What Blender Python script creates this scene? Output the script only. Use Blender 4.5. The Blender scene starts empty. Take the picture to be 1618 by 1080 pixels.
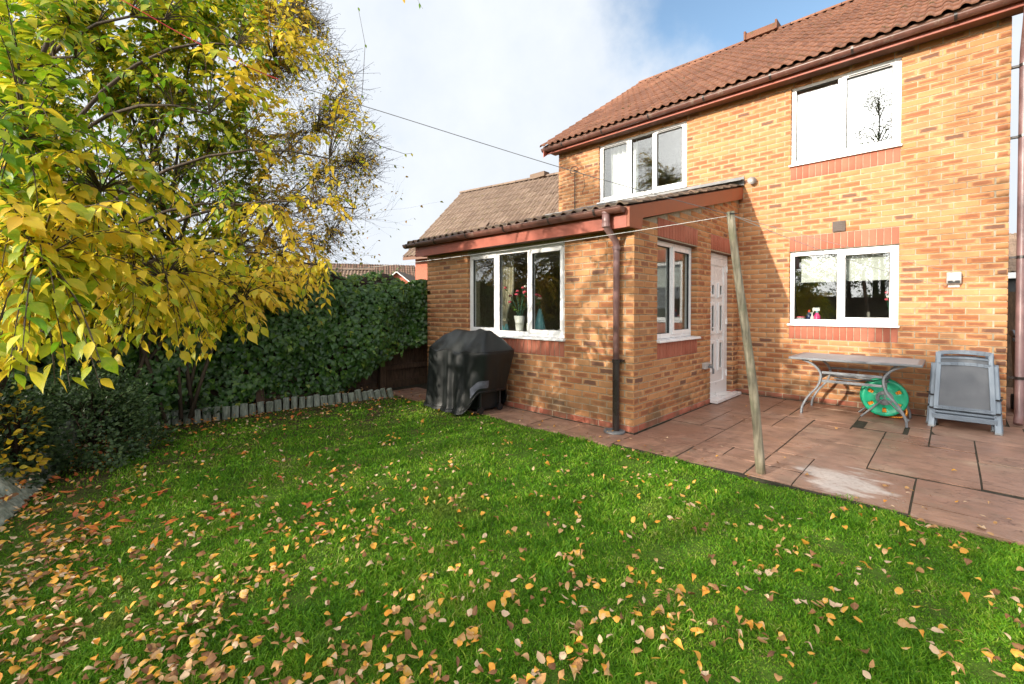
import bpy, math, random
import numpy as np
from mathutils import Matrix, Vector
random.seed(7); rng = np.random.default_rng(11)
sc = bpy.context.scene
COL = sc.collection
# ------------------------------------------------------------------ camera
FPX, CAMH, YAW, PITCH = 707.0, 1.345, math.radians(44.5), math.radians(-0.8)
cam = bpy.data.objects.new('camera', bpy.data.cameras.new('camera')); COL.objects.link(cam)
cam.location = (0, 0, CAMH); cam.rotation_euler = (math.pi/2 + PITCH, 0, YAW)
cam.data.sensor_width = 36; cam.data.lens = FPX/1618*36
cam.data.shift_y = -43.1/1618; cam.data.clip_start = 0.05; cam.data.clip_end = 900
sc.camera = cam
# ------------------------------------------------------------------ sky, sun, exposure
SUNV = Vector((-.2156, -1.190, .335)).normalized()
SUN_EL = math.asin(SUNV.z); SUN_AZ = math.atan2(SUNV.x, SUNV.y)
SUN_STRENGTH, SKY_STRENGTH, EXPOSURE = 2.85, .115, 1.18
CLOUD = (.455, .473, .50)
w = bpy.data.worlds.new('World'); sc.world = w; w.use_nodes = True
nt = w.node_tree; nt.nodes.clear(); N = nt.nodes.new; L = nt.links.new
out = N('ShaderNodeOutputWorld'); bg = N('ShaderNodeBackground'); L(bg.outputs[0], out.inputs[0])
sky = N('ShaderNodeTexSky'); sky.sky_type = 'NISHITA'; sky.sun_disc = False
sky.sun_elevation = SUN_EL; sky.sun_rotation = SUN_AZ
sky.air_density = 1.2; sky.dust_density = .6; sky.ozone_density = 2.0
tc = N('ShaderNodeTexCoord')
def vmath(op, a, b=None):
    n = N('ShaderNodeVectorMath'); n.operation = op
    for i, x in enumerate((a, b)):
        if x is None: continue
        if hasattr(x, 'is_output'): L(x, n.inputs[i])
        else: n.inputs[i].default_value = x
    return n
def fmath(op, a, b=0., clamp=False):
    n = N('ShaderNodeMath'); n.operation = op; n.use_clamp = clamp
    for i, x in enumerate((a, b)):
        if hasattr(x, 'is_output'): L(x, n.inputs[i])
        else: n.inputs[i].default_value = x
    return n.outputs[0]
skyc = vmath('SCALE', sky.outputs[0]); skyc.inputs['Scale'].default_value = SKY_STRENGTH
dirn = tc.outputs['Generated']
def noise(vec, scale, detail, rough=.55):
    n = N('ShaderNodeTexNoise'); n.inputs['Scale'].default_value = scale; n.inputs['Detail'].default_value = detail
    n.inputs['Roughness'].default_value = rough; L(vec, n.inputs['Vector']); return n.outputs['Fac']
n1 = noise(dirn, 2.6, 7, .55); n2 = noise(dirn, 6.0, 6, .6)
gapdir = Vector((-.22, 1.0, .66)).normalized()
gap = vmath('DOT_PRODUCT', dirn, tuple(gapdir)).outputs['Value']
gapm = fmath('MULTIPLY', fmath('SUBTRACT', gap, .93), 8.0, True)
cov = fmath('SUBTRACT', fmath('ADD', n1, .22), fmath('MULTIPLY', gapm, .85))
mr = N('ShaderNodeMapRange'); mr.interpolation_type = 'SMOOTHSTEP'; L(cov, mr.inputs['Value'])
mr.inputs['From Min'].default_value = .34; mr.inputs['From Max'].default_value = .58
ccol = N('ShaderNodeMixRGB'); L(n2, ccol.inputs[0])
ccol.inputs[1].default_value = (CLOUD[0]*.74, CLOUD[1]*.785, CLOUD[2]*.83, 1); ccol.inputs[2].default_value = (CLOUD[0]*1.0, CLOUD[1]*1.0, CLOUD[2]*1.0, 1)
mixs = N('ShaderNodeMixRGB'); L(mr.outputs[0], mixs.inputs[0]); L(skyc.outputs[0], mixs.inputs[1]); L(ccol.outputs[0], mixs.inputs[2])
# thin bright cloud round the sun, as the blown-out reflection in the upper window shows
sd = fmath('MAXIMUM', vmath('DOT_PRODUCT', dirn, tuple(SUNV)).outputs['Value'], 0.)
aur = fmath('ADD', fmath('MULTIPLY', fmath('POWER', sd, 160.), 7.0), fmath('ADD', fmath('MULTIPLY', fmath('POWER', sd, 40.), 1.7), fmath('MULTIPLY', fmath('POWER', sd, 3.), 1.35)))  # the widest lobe is added across the sun side to lift the shade
auc = vmath('SCALE', (1.0, .95, .86)); L(aur, auc.inputs['Scale'])
addc = vmath('ADD', mixs.outputs[0], auc.outputs[0])
L(addc.outputs[0], bg.inputs[0]); bg.inputs[1].default_value = 1.0
sun = bpy.data.lights.new('sun', 'SUN'); sun.energy = SUN_STRENGTH; sun.angle = math.radians(.53); sun.color = (1, .90, .76)
so = bpy.data.objects.new('sun', sun); COL.objects.link(so)
so.rotation_euler = (-SUNV).to_track_quat('-Z', 'Y').to_euler()
sc.view_settings.view_transform = 'Standard'; sc.view_settings.look = 'None'
sc.view_settings.exposure = EXPOSURE; sc.view_settings.gamma = 1; sc.view_settings.use_curve_mapping = False
sc.cycles.use_denoising = True; sc.cycles.max_bounces = 8; sc.cycles.transparent_max_bounces = 16
sc.cycles.caustics_reflective = False; sc.cycles.caustics_refractive = False; sc.cycles.sample_clamp_indirect = 6
# ------------------------------------------------------------------ projection helper (only to rank pieces by size in view)
CF = np.array([-math.sin(YAW)*math.cos(PITCH), math.cos(YAW)*math.cos(PITCH), math.sin(PITCH)])
CR = np.array([math.cos(YAW), math.sin(YAW), 0.]); CU = np.cross(CR, CF)
def proj(P):
    q = np.asarray(P, float) - np.array([0, 0, CAMH]); d = q @ CF
    dd = np.where(d > .1, d, .1)
    return 809 + FPX*(q @ CR)/dd, 496.9 - FPX*(q @ CU)/dd, d
def score(P, size=1.):
    u, v, d = proj(P)
    ins = (u > -20) & (u < 1640) & (v > -20) & (v < 1100) & (d > .1)
    return np.where(ins, size/np.maximum(d, .1), 0.)
def atpix(u, v, d):
    return np.array([0, 0, CAMH]) + (CF + CR*((u-809)/FPX) + CU*((496.9-v)/FPX))*d
# ------------------------------------------------------------------ materials
def newmat(name):
    m = bpy.data.materials.new(name); m.use_nodes = True
    t = m.node_tree; t.nodes.clear()
    o = t.nodes.new('ShaderNodeOutputMaterial'); b = t.nodes.new('ShaderNodeBsdfPrincipled'); t.links.new(b.outputs[0], o.inputs[0])
    return m, t, b, o
class G:                                                           # small node-graph helper
    def __init__(s, t): s.t = t
    def n(s, typ, **kw):
        x = s.t.nodes.new(typ)
        for k, v in kw.items(): setattr(x, k, v)
        return x
    def put(s, sock, v):
        if hasattr(v, 'is_output'): s.t.links.new(v, sock)
        elif isinstance(v, (tuple, list)) and len(v) == 3 and sock.type == 'RGBA': sock.default_value = (*v, 1)
        else: sock.default_value = v
    def coord(s, which='Object'): return s.n('ShaderNodeTexCoord').outputs[which]
    def pos(s): return s.n('ShaderNodeNewGeometry').outputs['Position']
    def noise(s, vec, scale, detail=4, rough=.55, dist=0.):
        x = s.n('ShaderNodeTexNoise'); s.put(x.inputs['Vector'], vec); x.inputs['Scale'].default_value = scale
        x.inputs['Detail'].default_value = detail; x.inputs['Roughness'].default_value = rough; x.inputs['Distortion'].default_value = dist
        return x.outputs['Fac']
    def scale(s, vec, v3):
        x = s.n('ShaderNodeMapping'); s.put(x.inputs['Vector'], vec); x.inputs['Scale'].default_value = v3; return x.outputs[0]
    def m(s, op, a, b=0., clamp=False):
        x = s.n('ShaderNodeMath', operation=op, use_clamp=clamp); s.put(x.inputs[0], a); s.put(x.inputs[1], b); return x.outputs[0]
    def mix(s, f, a, b, mode='MIX'):
        x = s.n('ShaderNodeMixRGB', blend_type=mode); s.put(x.inputs[0], f); s.put(x.inputs[1], a); s.put(x.inputs[2], b); return x.outputs[0]
    def mr(s, v, a, b, c=0., d=1.):
        x = s.n('ShaderNodeMapRange', interpolation_type='SMOOTHSTEP'); s.put(x.inputs['Value'], v)
        for k, q in (('From Min', a), ('From Max', b), ('To Min', c), ('To Max', d)): x.inputs[k].default_value = q
        return x.outputs[0]
    def ramp(s, v, stops):
        x = s.n('ShaderNodeValToRGB'); s.put(x.inputs[0], v); e = x.color_ramp.elements
        while len(e) < len(stops): e.new(.5)
        for q, (p, c) in zip(e, stops): q.position = p; q.color = (*c, 1)
        return x.outputs[0]
    def attr(s, name):
        x = s.n('ShaderNodeAttribute', attribute_name=name); return x
    def sep(s, v):
        x = s.n('ShaderNodeSeparateXYZ'); s.put(x.inputs[0], v); return x.outputs
    def bump(s, b, h, strength=.3, dist=.01):
        x = s.n('ShaderNodeBump'); x.inputs['Strength'].default_value = strength; x.inputs['Distance'].default_value = dist
        s.put(x.inputs['Height'], h); s.t.links.new(x.outputs[0], b.inputs['Normal'])
def simple(name, col, rough=.5, metal=0., var=.12, nscale=8., spec=.5, bump=0., dirt=None):
    m, t, b, o = newmat(name); g = G(t)
    f = g.noise(g.pos(), nscale, 5, .6)
    c = g.mix(g.mr(f, .3, .7), tuple(x*(1-var) for x in col), tuple(min(1, x*(1+var)) for x in col))
    if dirt:
        d = g.mr(g.noise(g.scale(g.pos(), (3, 3, 1.2)), 4., 6, .65), .52, .75, 0, dirt[1]); c = g.mix(d, c, dirt[0])
    g.put(b.inputs['Base Color'], c); g.put(b.inputs['Roughness'], g.mr(f, .2, .8, rough*.85, min(1, rough*1.15)))
    b.inputs['Metallic'].default_value = metal; b.inputs['Specular IOR Level'].default_value = spec
    if bump: g.bump(b, g.noise(g.pos(), nscale*6, 4, .6), bump, .004)
    return m
MAT = {}
def brick_mat():
    m, t, b, o = newmat('brick'); g = G(t)
    a = g.attr('brk'); u, v, r = g.sep(a.outputs['Color']); kind = a.outputs['Alpha']
    P = g.pos()
    nz = g.noise(P, 22, 4, .6); n2 = g.noise(P, 3.0, 3); n3 = g.noise(P, 90, 3, .6)
    r2 = g.m('FRACT', g.m('MULTIPLY', r, 7.31)); r3 = g.m('FRACT', g.m('MULTIPLY', r, 17.7))
    base = g.mix(r2, (.555, .26, .11), (.63, .335, .155))
    base = g.mix(g.mr(r3, .70, .95), base, (.47, .20, .08))
    # the dragged red-brown smudge in the middle of the face
    eu = g.m('ABSOLUTE', g.m('SUBTRACT', g.m('MULTIPLY', u, 2.), g.m('ADD', 1., g.m('MULTIPLY', g.m('SUBTRACT', r3, .5), .35))))
    ev = g.m('ABSOLUTE', g.m('SUBTRACT', g.m('MULTIPLY', v, 2.), 1.))
    e = g.m('MAXIMUM', g.m('POWER', eu, 4.), g.m('POWER', ev, g.m('ADD', 1.1, g.m('MULTIPLY', r2, 2.2))))
    e = g.m('ADD', e, g.m('MULTIPLY', g.m('SUBTRACT', nz, .5), .9))
    sm = g.m('MULTIPLY', g.mr(e, .12, .62, 1., 0.), g.mr(r, .10, .70, .06, .9))
    dark = g.mix(g.mr(r2, .80, .93), (.32, .12, .062), (.16, .078, .06))
    c = g.mix(sm, base, dark)
    c = g.mix(g.mr(n2, .35, .7, 0., .35), c, g.mix(1., c, (.78, .72, .66), 'MULTIPLY'))
    red = g.mix(r2, (.40, .125, .078), (.46, .165, .105))
    c = g.mix(kind, c, red)
    c = g.mix(g.mr(n3, .25, .75, 0., .35), c, g.mix(1., c, (.72, .70, .68), 'MULTIPLY'))
    # algae and soot that has washed down near the foot of the wall, in its own patches
    z = g.sep(P)[2]
    al = g.m('MULTIPLY', g.mr(n2, .44, .62), g.mr(g.m('ADD', z, g.m('MULTIPLY', nz, .2)), .18, .62, .62, 0.))
    c = g.mix(al, c, (.10, .085, .05))
    g.put(b.inputs['Base Color'], c); b.inputs['Roughness'].default_value = .85; b.inputs['Specular IOR Level'].default_value = .3
    g.bump(b, g.noise(P, 160, 5, .65), .5, .003)
    return m
MAT['brick'] = brick_mat()
MAT['mortar'] = simple('mortar', (.40, .34, .25), .95, 0, .2, 30, .2, .5, ((.22, .19, .13), .6))
def tile_mat(name, c0, c1, c2, moss):
    m, t, b, o = newmat(name); g = G(t)
    a = g.attr('brk'); u, v, r = g.sep(a.outputs['Color']); P = g.pos()
    c = g.mix(r, c0, c1); n = g.noise(P, 5, 6, .65); c = g.mix(g.mr(n, .45, .75, 0, .7), c, c2)
    mo = g.noise(P, 11, 6, .7); mo2 = g.noise(P, 1.3, 3)
    c = g.mix(g.m('MULTIPLY', g.mr(mo, .54, .66), g.mr(mo2, .42, .6, .15, 1.)), c, moss)
    sp = g.noise(P, 70, 2); c = g.mix(g.mr(sp, .66, .74, 0, .6), c, (.42, .38, .33))
    g.put(b.inputs['Base Color'], c); b.inputs['Roughness'].default_value = .88; b.inputs['Specular IOR Level'].default_value = .3
    g.bump(b, g.noise(P, 140, 4, .65), .5, .004); return m
MAT['tile_red'] = tile_mat('terracotta_tile', (.175, .078, .048), (.255, .118, .072), (.13, .058, .04), (.095, .075, .035))
MAT['tile_brown'] = tile_mat('brown_tile', (.185, .128, .095), (.25, .18, .135), (.14, .10, .08), (.16, .13, .06))
MAT['tile_old'] = tile_mat('weathered_tile', (.13, .095, .07), (.22, .14, .10), (.09, .085, .07), (.075, .075, .03))
MAT['fascia'] = simple('painted_timber_red', (.36, .10, .065), .55, 0, .12, 6, .4, .15, ((.22, .07, .05), .4))
MAT['barge'] = simple('stained_timber_brown', (.30, .085, .04), .5, 0, .12, 5, .4, .1)
MAT['soffit'] = simple('soffit_brown', (.17, .085, .055), .7, 0, .1)
MAT['gutter'] = simple('brown_plastic', (.145, .065, .05), .33, 0, .15, 9, .55, 0, ((.30, .25, .2), .5))
MAT['pipe'] = simple('faded_brown_plastic', (.22, .125, .12), .35, 0, .2, 5, .5, 0, ((.36, .28, .27), .5))
MAT['pipe_dark'] = simple('black_brown_plastic', (.035, .026, .024), .28, 0, .2, 5, .5)
MAT['upvc'] = simple('white_plastic', (.80, .80, .80), .28, 0, .02, 3, .5)
MAT['gasket'] = simple('black_rubber', (.02, .02, .022), .6)
MAT['lead'] = simple('grey_lead', (.22, .22, .22), .6, 0, .15, 10, .4, .2)
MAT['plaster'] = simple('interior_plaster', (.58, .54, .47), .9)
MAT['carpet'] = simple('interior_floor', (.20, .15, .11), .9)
MAT['darkroom'] = simple('interior_beige_wall', (.36, .34, .30), .9)  # one even dark beige for the main house room shell
def glass_mat():
    m, t, b, o = newmat('window_glass'); g = G(t); t.nodes.remove(b)
    tr = g.n('ShaderNodeBsdfTransparent'); tr.inputs[0].default_value = (.93, .95, .94, 1)
    gl = g.n('ShaderNodeBsdfGlossy'); gl.inputs['Roughness'].default_value = .012; gl.inputs['Color'].default_value = (.95, .97, 1, 1)
    lw = g.n('ShaderNodeLayerWeight'); lw.inputs[0].default_value = .5; fr = g.m('ADD', .085, g.m('MULTIPLY', g.m('POWER', lw.outputs['Facing'], 5.), .55))
    bp = g.n('ShaderNodeBump'); bp.inputs['Strength'].default_value = .04; bp.inputs['Distance'].default_value = .02
    g.put(bp.inputs['Height'], g.noise(g.pos(), 1.6, 1)); t.links.new(bp.outputs[0], gl.inputs['Normal'])
    mx = g.n('ShaderNodeMixShader'); g.put(mx.inputs[0], fr)
    t.links.new(tr.outputs[0], mx.inputs[1]); t.links.new(gl.outputs[0], mx.inputs[2]); t.links.new(mx.outputs[0], o.inputs[0])
    return m
MAT['glass'] = glass_mat()
def leaf_mat(name, stops, trans=.35, rough=.45, attr='brk', vein=True, spec=.4):
    m, t, b, o = newmat(name); g = G(t)
    a = g.attr(attr); u, v, r = g.sep(a.outputs['Color'])
    P = g.pos(); n = g.noise(P, 38, 4, .65)
    rr = g.m('ADD', r, g.m('MULTIPLY', g.m('SUBTRACT', n, .5), .34), True)
    c = g.ramp(rr, stops)
    if vein:
        mid = g.mr(g.m('ABSOLUTE', g.m('SUBTRACT', u, .5)), .0, .05, .25, 0.)
        c = g.mix(mid, c, g.mix(.5, c, (.5, .45, .2)))
    g.put(b.inputs['Base Color'], c); b.inputs['Roughness'].default_value = rough; b.inputs['Specular IOR Level'].default_value = spec
    tl = g.n('ShaderNodeBsdfTranslucent'); g.put(tl.inputs[0], c)
    mx = g.n('ShaderNodeMixShader'); mx.inputs[0].default_value = trans
    t.links.new(b.outputs[0], mx.inputs[1]); t.links.new(tl.outputs[0], mx.inputs[2]); t.links.new(mx.outputs[0], o.inputs[0])
    return m
MAT['leaf_yellow'] = leaf_mat('autumn_shrub_leaf', [(0, (.05, .14, .008)), (.28, (.16, .34, .012)), (.48, (.50, .54, .025)), (.68, (.90, .68, .045)), (1, (.90, .58, .08))], .45)
MAT['leaf_twig'] = leaf_mat('autumn_twig_leaf', [(0, (.08, .15, .015)), (.4, (.28, .30, .03)), (.75, (.58, .36, .05)), (1, (.40, .17, .05))], .35)
MAT['leaf_ivy'] = leaf_mat('ivy_leaf', [(0, (.024, .065, .017)), (.4, (.06, .15, .026)), (.75, (.14, .25, .035)), (1, (.40, .45, .06))], .15, .32, spec=.5)
MAT['leaf_box'] = leaf_mat('shrub_leaf', [(0, (.022, .045, .016)), (.6, (.065, .12, .04)), (1, (.16, .23, .08))], .2, .4)
MAT['leaf_gold'] = leaf_mat('golden_leaf', [(0, (.30, .30, .02)), (.5, (.62, .46, .02)), (1, (.70, .40, .03))], .35)
MAT['leaf_back'] = leaf_mat('garden_tree_leaf', [(0, (.03, .07, .012)), (.5, (.10, .16, .02)), (.8, (.35, .32, .04)), (1, (.5, .3, .05))], .3)
MAT['fallen'] = leaf_mat('fallen_leaf', [(0, (.11, .046, .018)), (.18, (.28, .13, .05)), (.36, (.52, .28, .10)), (.55, (.62, .43, .26)), (.70, (.68, .50, .34)), (.78, (.72, .38, .05)), (.92, (.68, .25, .025)), (1, (.50, .10, .04))], .1, .6)
def bark_mat(name, c0, c1):
    m, t, b, o = newmat(name); g = G(t); P = g.pos()
    n = g.noise(g.scale(P, (30, 30, 7)), 1., 6, .65); c = g.mix(g.mr(n, .3, .7), c0, c1); rd_ = g.n('ShaderNodeObjectInfo').outputs['Random']
    c = g.mix(g.m('MULTIPLY', rd_, .55), c, g.mix(1., c, (.55, .60, .48), 'MULTIPLY'))
    g.put(b.inputs['Base Color'], c); b.inputs['Roughness'].default_value = .85; g.bump(b, n, .6, .01); return m
MAT['bark'] = bark_mat('bark', (.045, .030, .020), (.13, .09, .06))
MAT['log'] = bark_mat('weathered_log', (.15, .17, .135), (.42, .44, .37))
MAT['log_end'] = simple('log_end_grain', (.20, .20, .15), .9, 0, .3, 30, .2, .4, ((.06, .08, .03), .7))
MAT['fence'] = bark_mat('brown_fence_board', (.065, .038, .025), (.16, .095, .058))
def pole_mat():
    m, t, b, o = newmat('weathered_pole_wood'); g = G(t); P = g.pos()
    n = g.noise(g.scale(P, (42, 42, 4)), 1., 6, .6); k = g.noise(P, 7, 4, .6); s = g.noise(g.scale(P, (60, 60, 3)), 1., 3)
    c = g.mix(g.mr(n, .3, .72), (.15, .125, .085), (.37, .32, .235)); c = g.mix(g.mr(k, .48, .66, 0, .6), c, (.14, .145, .085))
    c = g.mix(g.mr(s, .62, .68, 0, .85), c, (.045, .036, .022))
    g.put(b.inputs['Base Color'], c); b.inputs['Roughness'].default_value = .85; g.bump(b, n, .6, .006); return m
MAT['pole'] = pole_mat()
def slab_mat():
    m, t, b, o = newmat('riven_paving_slab'); g = G(t); P = g.pos(); a = g.attr('brk'); u, v, r = g.sep(a.outputs['Color'])
    n = g.noise(g.scale(P, (2.6, 5, 4)), 1.4, 7, .62, .6); n2 = g.noise(P, 1.4, 4, .6); n3 = g.noise(P, 26, 5, .65)
    c = g.mix(r, (.32, .18, .13), (.43, .26, .185)); c = g.mix(g.mr(n, .36, .70), c, (.25, .15, .105)); c = g.mix(g.mr(n2, .55, .75, 0, .75), c, (.44, .32, .225))
    c = g.mix(g.mr(n3, .58, .74, 0, .65), c, (.16, .11, .08))
    cr = g.noise(g.scale(P, (1.6, 4.5, 4.)), 1.6, 5, .6, .4); band = g.m('ABSOLUTE', g.m('SUBTRACT', cr, .5)); riv = g.m('MULTIPLY', g.mr(band, .0, .007, 1., 0.), g.mr(n2, .42, .6))
    c = g.mix(g.m('MULTIPLY', riv, .75), c, (.07, .045, .035)); n4 = g.noise(P, .8, 3, .5); c = g.mix(g.mr(n4, .5, .68, 0, .45), c, (.26, .125, .085)); n5 = g.noise(P, 5, 5, .65); c = g.mix(g.mr(n5, .56, .72, 0, .5), c, (.19, .155, .115))
    # sunlit wet sheen painted as a pale patch on the slab by the grass
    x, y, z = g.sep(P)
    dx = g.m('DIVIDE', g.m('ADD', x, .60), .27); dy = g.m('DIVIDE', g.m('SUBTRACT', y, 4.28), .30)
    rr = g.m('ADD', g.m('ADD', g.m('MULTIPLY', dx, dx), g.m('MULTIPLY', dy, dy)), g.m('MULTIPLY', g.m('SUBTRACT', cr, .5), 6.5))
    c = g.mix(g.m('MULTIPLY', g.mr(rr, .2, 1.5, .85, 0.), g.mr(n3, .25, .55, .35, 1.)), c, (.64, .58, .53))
    g.put(b.inputs['Base Color'], c); g.put(b.inputs['Roughness'], g.mr(n2, .3, .7, .26, .6)); b.inputs['Specular IOR Level'].default_value = .5
    h = g.m('SUBTRACT', g.m('ADD', n, g.m('MULTIPLY', n3, .35)), g.m('MULTIPLY', riv, .5)); g.bump(b, h, .8, .014); return m
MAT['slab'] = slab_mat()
MAT['joint'] = simple('patio_joint', (.05, .044, .032), .95, 0, .4, 14, .2, .6, ((.03, .06, .012), .8))
def soil_mat(name, cols, sc_=3.):
    m, t, b, o = newmat(name); g = G(t); P = g.pos()
    n = g.noise(P, sc_, 7, .68); n2 = g.noise(P, 40, 5, .7); c = g.ramp(n, [(.25, cols[0]), (.5, cols[1]), (.75, cols[2])])
    c = g.mix(g.mr(n2, .4, .7, 0, .6), c, cols[0]); g.put(b.inputs['Base Color'], c); b.inputs['Roughness'].default_value = .95; b.inputs['Specular IOR Level'].default_value = .15
    if name == 'turf_base':                                         # bare earth worn through near the bed
        x, y, z = g.sep(P); k = g.m('MULTIPLY', g.mr(x, -5.4, -3.2, 1., 0.), g.mr(n, .35, .55, .35, 1.)); g.put(b.inputs['Base Color'], g.mix(k, c, (.075, .048, .028)))
    g.bump(b, g.m('ADD', n, n2), .9, .03); return m
MAT['soil'] = soil_mat('dark_soil', ((.016, .010, .007), (.036, .022, .014), (.07, .042, .026)))
MAT['turf'] = soil_mat('turf_base', ((.06, .08, .018), (.10, .19, .022), (.15, .25, .035)))
MAT['land'] = soil_mat('far_ground', ((.04, .06, .02), (.06, .09, .03), (.08, .10, .04)), .2)
def grass_mat():
    m, t, b, o = newmat('grass_blade'); g = G(t); a = g.attr('brk'); u, v, r = g.sep(a.outputs['Color'])
    P = g.pos(); n = g.noise(P, 1.3, 4, .6); n2 = g.noise(P, 7., 3, .6)
    rr = g.m('ADD', r, g.m('ADD', g.m('MULTIPLY', g.m('SUBTRACT', n, .5), 1.3), g.m('MULTIPLY', g.m('SUBTRACT', n2, .5), .9)), True)
    c = g.ramp(rr, [(0, (.055, .17, .010)), (.33, (.115, .295, .014)), (.62, (.20, .42, .022)), (.88, (.35, .48, .045)), (1, (.50, .47, .18))])
    ms = g.noise(P, .9, 5, .65); c = g.mix(g.mr(ms, .54, .70, 0., .55), c, (.21, .22, .05)); c = g.mix(g.mr(v, 0., .35, .25, 0.), c, (.09, .16, .02))  # blade roots painted darker, standing in for shade between the blades
    g.put(b.inputs['Base Color'], c); b.inputs['Roughness'].default_value = .5; b.inputs['Specular IOR Level'].default_value = .25
    tl = g.n('ShaderNodeBsdfTranslucent'); g.put(tl.inputs[0], c); mx = g.n('ShaderNodeMixShader'); mx.inputs[0].default_value = .35
    t.links.new(b.outputs[0], mx.inputs[1]); t.links.new(tl.outputs[0], mx.inputs[2]); t.links.new(mx.outputs[0], o.inputs[0]); return m
MAT['grass'] = grass_mat()
MAT['alu'] = simple('grey_powder_coated_metal', (.20, .215, .235), .38, .25, .06, 6, .5)
MAT['blue_alu'] = simple('blue_grey_metal', (.17, .21, .26), .45, .15, .08, 6, .5)
def mesh_mat():
    m, t, b, o = newmat('woven_sling'); g = G(t); P = g.pos(); x, y, z = g.sep(P)
    wv = g.m('ADD', g.m('SINE', g.m('MULTIPLY', x, 900.)), g.m('SINE', g.m('MULTIPLY', z, 900.)))
    c = g.mix(g.mr(wv, -1, 1), (.075, .083, .095), (.155, .168, .19)); n = g.noise(P, 4, 4); c = g.mix(g.mr(n, .4, .7, 0, .35), c, (.19, .20, .215))
    g.put(b.inputs['Base Color'], c); b.inputs['Roughness'].default_value = .6; g.bump(b, wv, .3, .002); return m
MAT['sling'] = mesh_mat()
MAT['tabletop'] = simple('frosted_grey_table_glass', (.34, .35, .37), .55, 0, .06, 5, .5)
MAT['black'] = simple('black_plastic', (.018, .018, .02), .35)
MAT['cover'] = simple('black_vinyl_cover', (.010, .0125, .013), .48, 0, .25, 4, .42, .1, ((.03, .033, .033), .3))
MAT['cover_panel'] = simple('silvery_lining', (.13, .135, .17), .5, 0, .3, 14, .5, .4)
MAT['green_plastic'] = simple('green_plastic', (.012, .36, .19), .35, 0, .08, 6, .5)
MAT['orange'] = simple('orange_hose', (.75, .27, .02), .4)
MAT['grey_plastic'] = simple('grey_plastic', (.16, .17, .18), .45)
MAT['beige'] = simple('beige_plastic', (.46, .44, .42), .45)
MAT['vent'] = simple('brown_vent', (.075, .048, .036), .6)
MAT['rope'] = simple('washing_line', (.52, .52, .50), .6)
MAT['rope_dark'] = simple('dark_washing_line', (.13, .13, .135), .5)
MAT['rope_red'] = simple('red_cord', (.46, .02, .03), .55)
MAT['white'] = simple('white_ceramic', (.78, .76, .72), .3)
MAT['cream'] = simple('cream_ceramic', (.66, .66, .56), .35)
MAT['aqua'] = simple('pale_blue_glass', (.20, .46, .48), .2)
MAT['pink'] = simple('pink_petal', (.72, .10, .15), .6, 0, .3, 60)
MAT['petal_white'] = simple('white_petal', (.80, .74, .64), .6)
MAT['stem'] = simple('green_stem', (.04, .13, .08), .5, 0, .3, 30)
MAT['curtain'] = simple('cream_curtain', (.60, .54, .40), .85)
MAT['curtain_white'] = simple('white_curtain', (.80, .80, .78), .85)
MAT['blind'] = simple('white_blind', (.50, .51, .47), .8)
MAT['magenta'] = simple('pink_bottle', (.72, .05, .22), .3)
MAT['navy'] = simple('navy_bottle', (.02, .035, .12), .3)
MAT['red'] = simple('red_plastic', (.65, .06, .03), .35)
MAT['clear'] = simple('clear_tub', (.55, .56, .56), .25)
MAT['bin'] = simple('black_bin_plastic', (.022, .024, .026), .42)
MAT['terracotta'] = simple('terracotta', (.40, .13, .08), .8, 0, .15, 20, .3, .2)
MAT['roof_far'] = None
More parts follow.
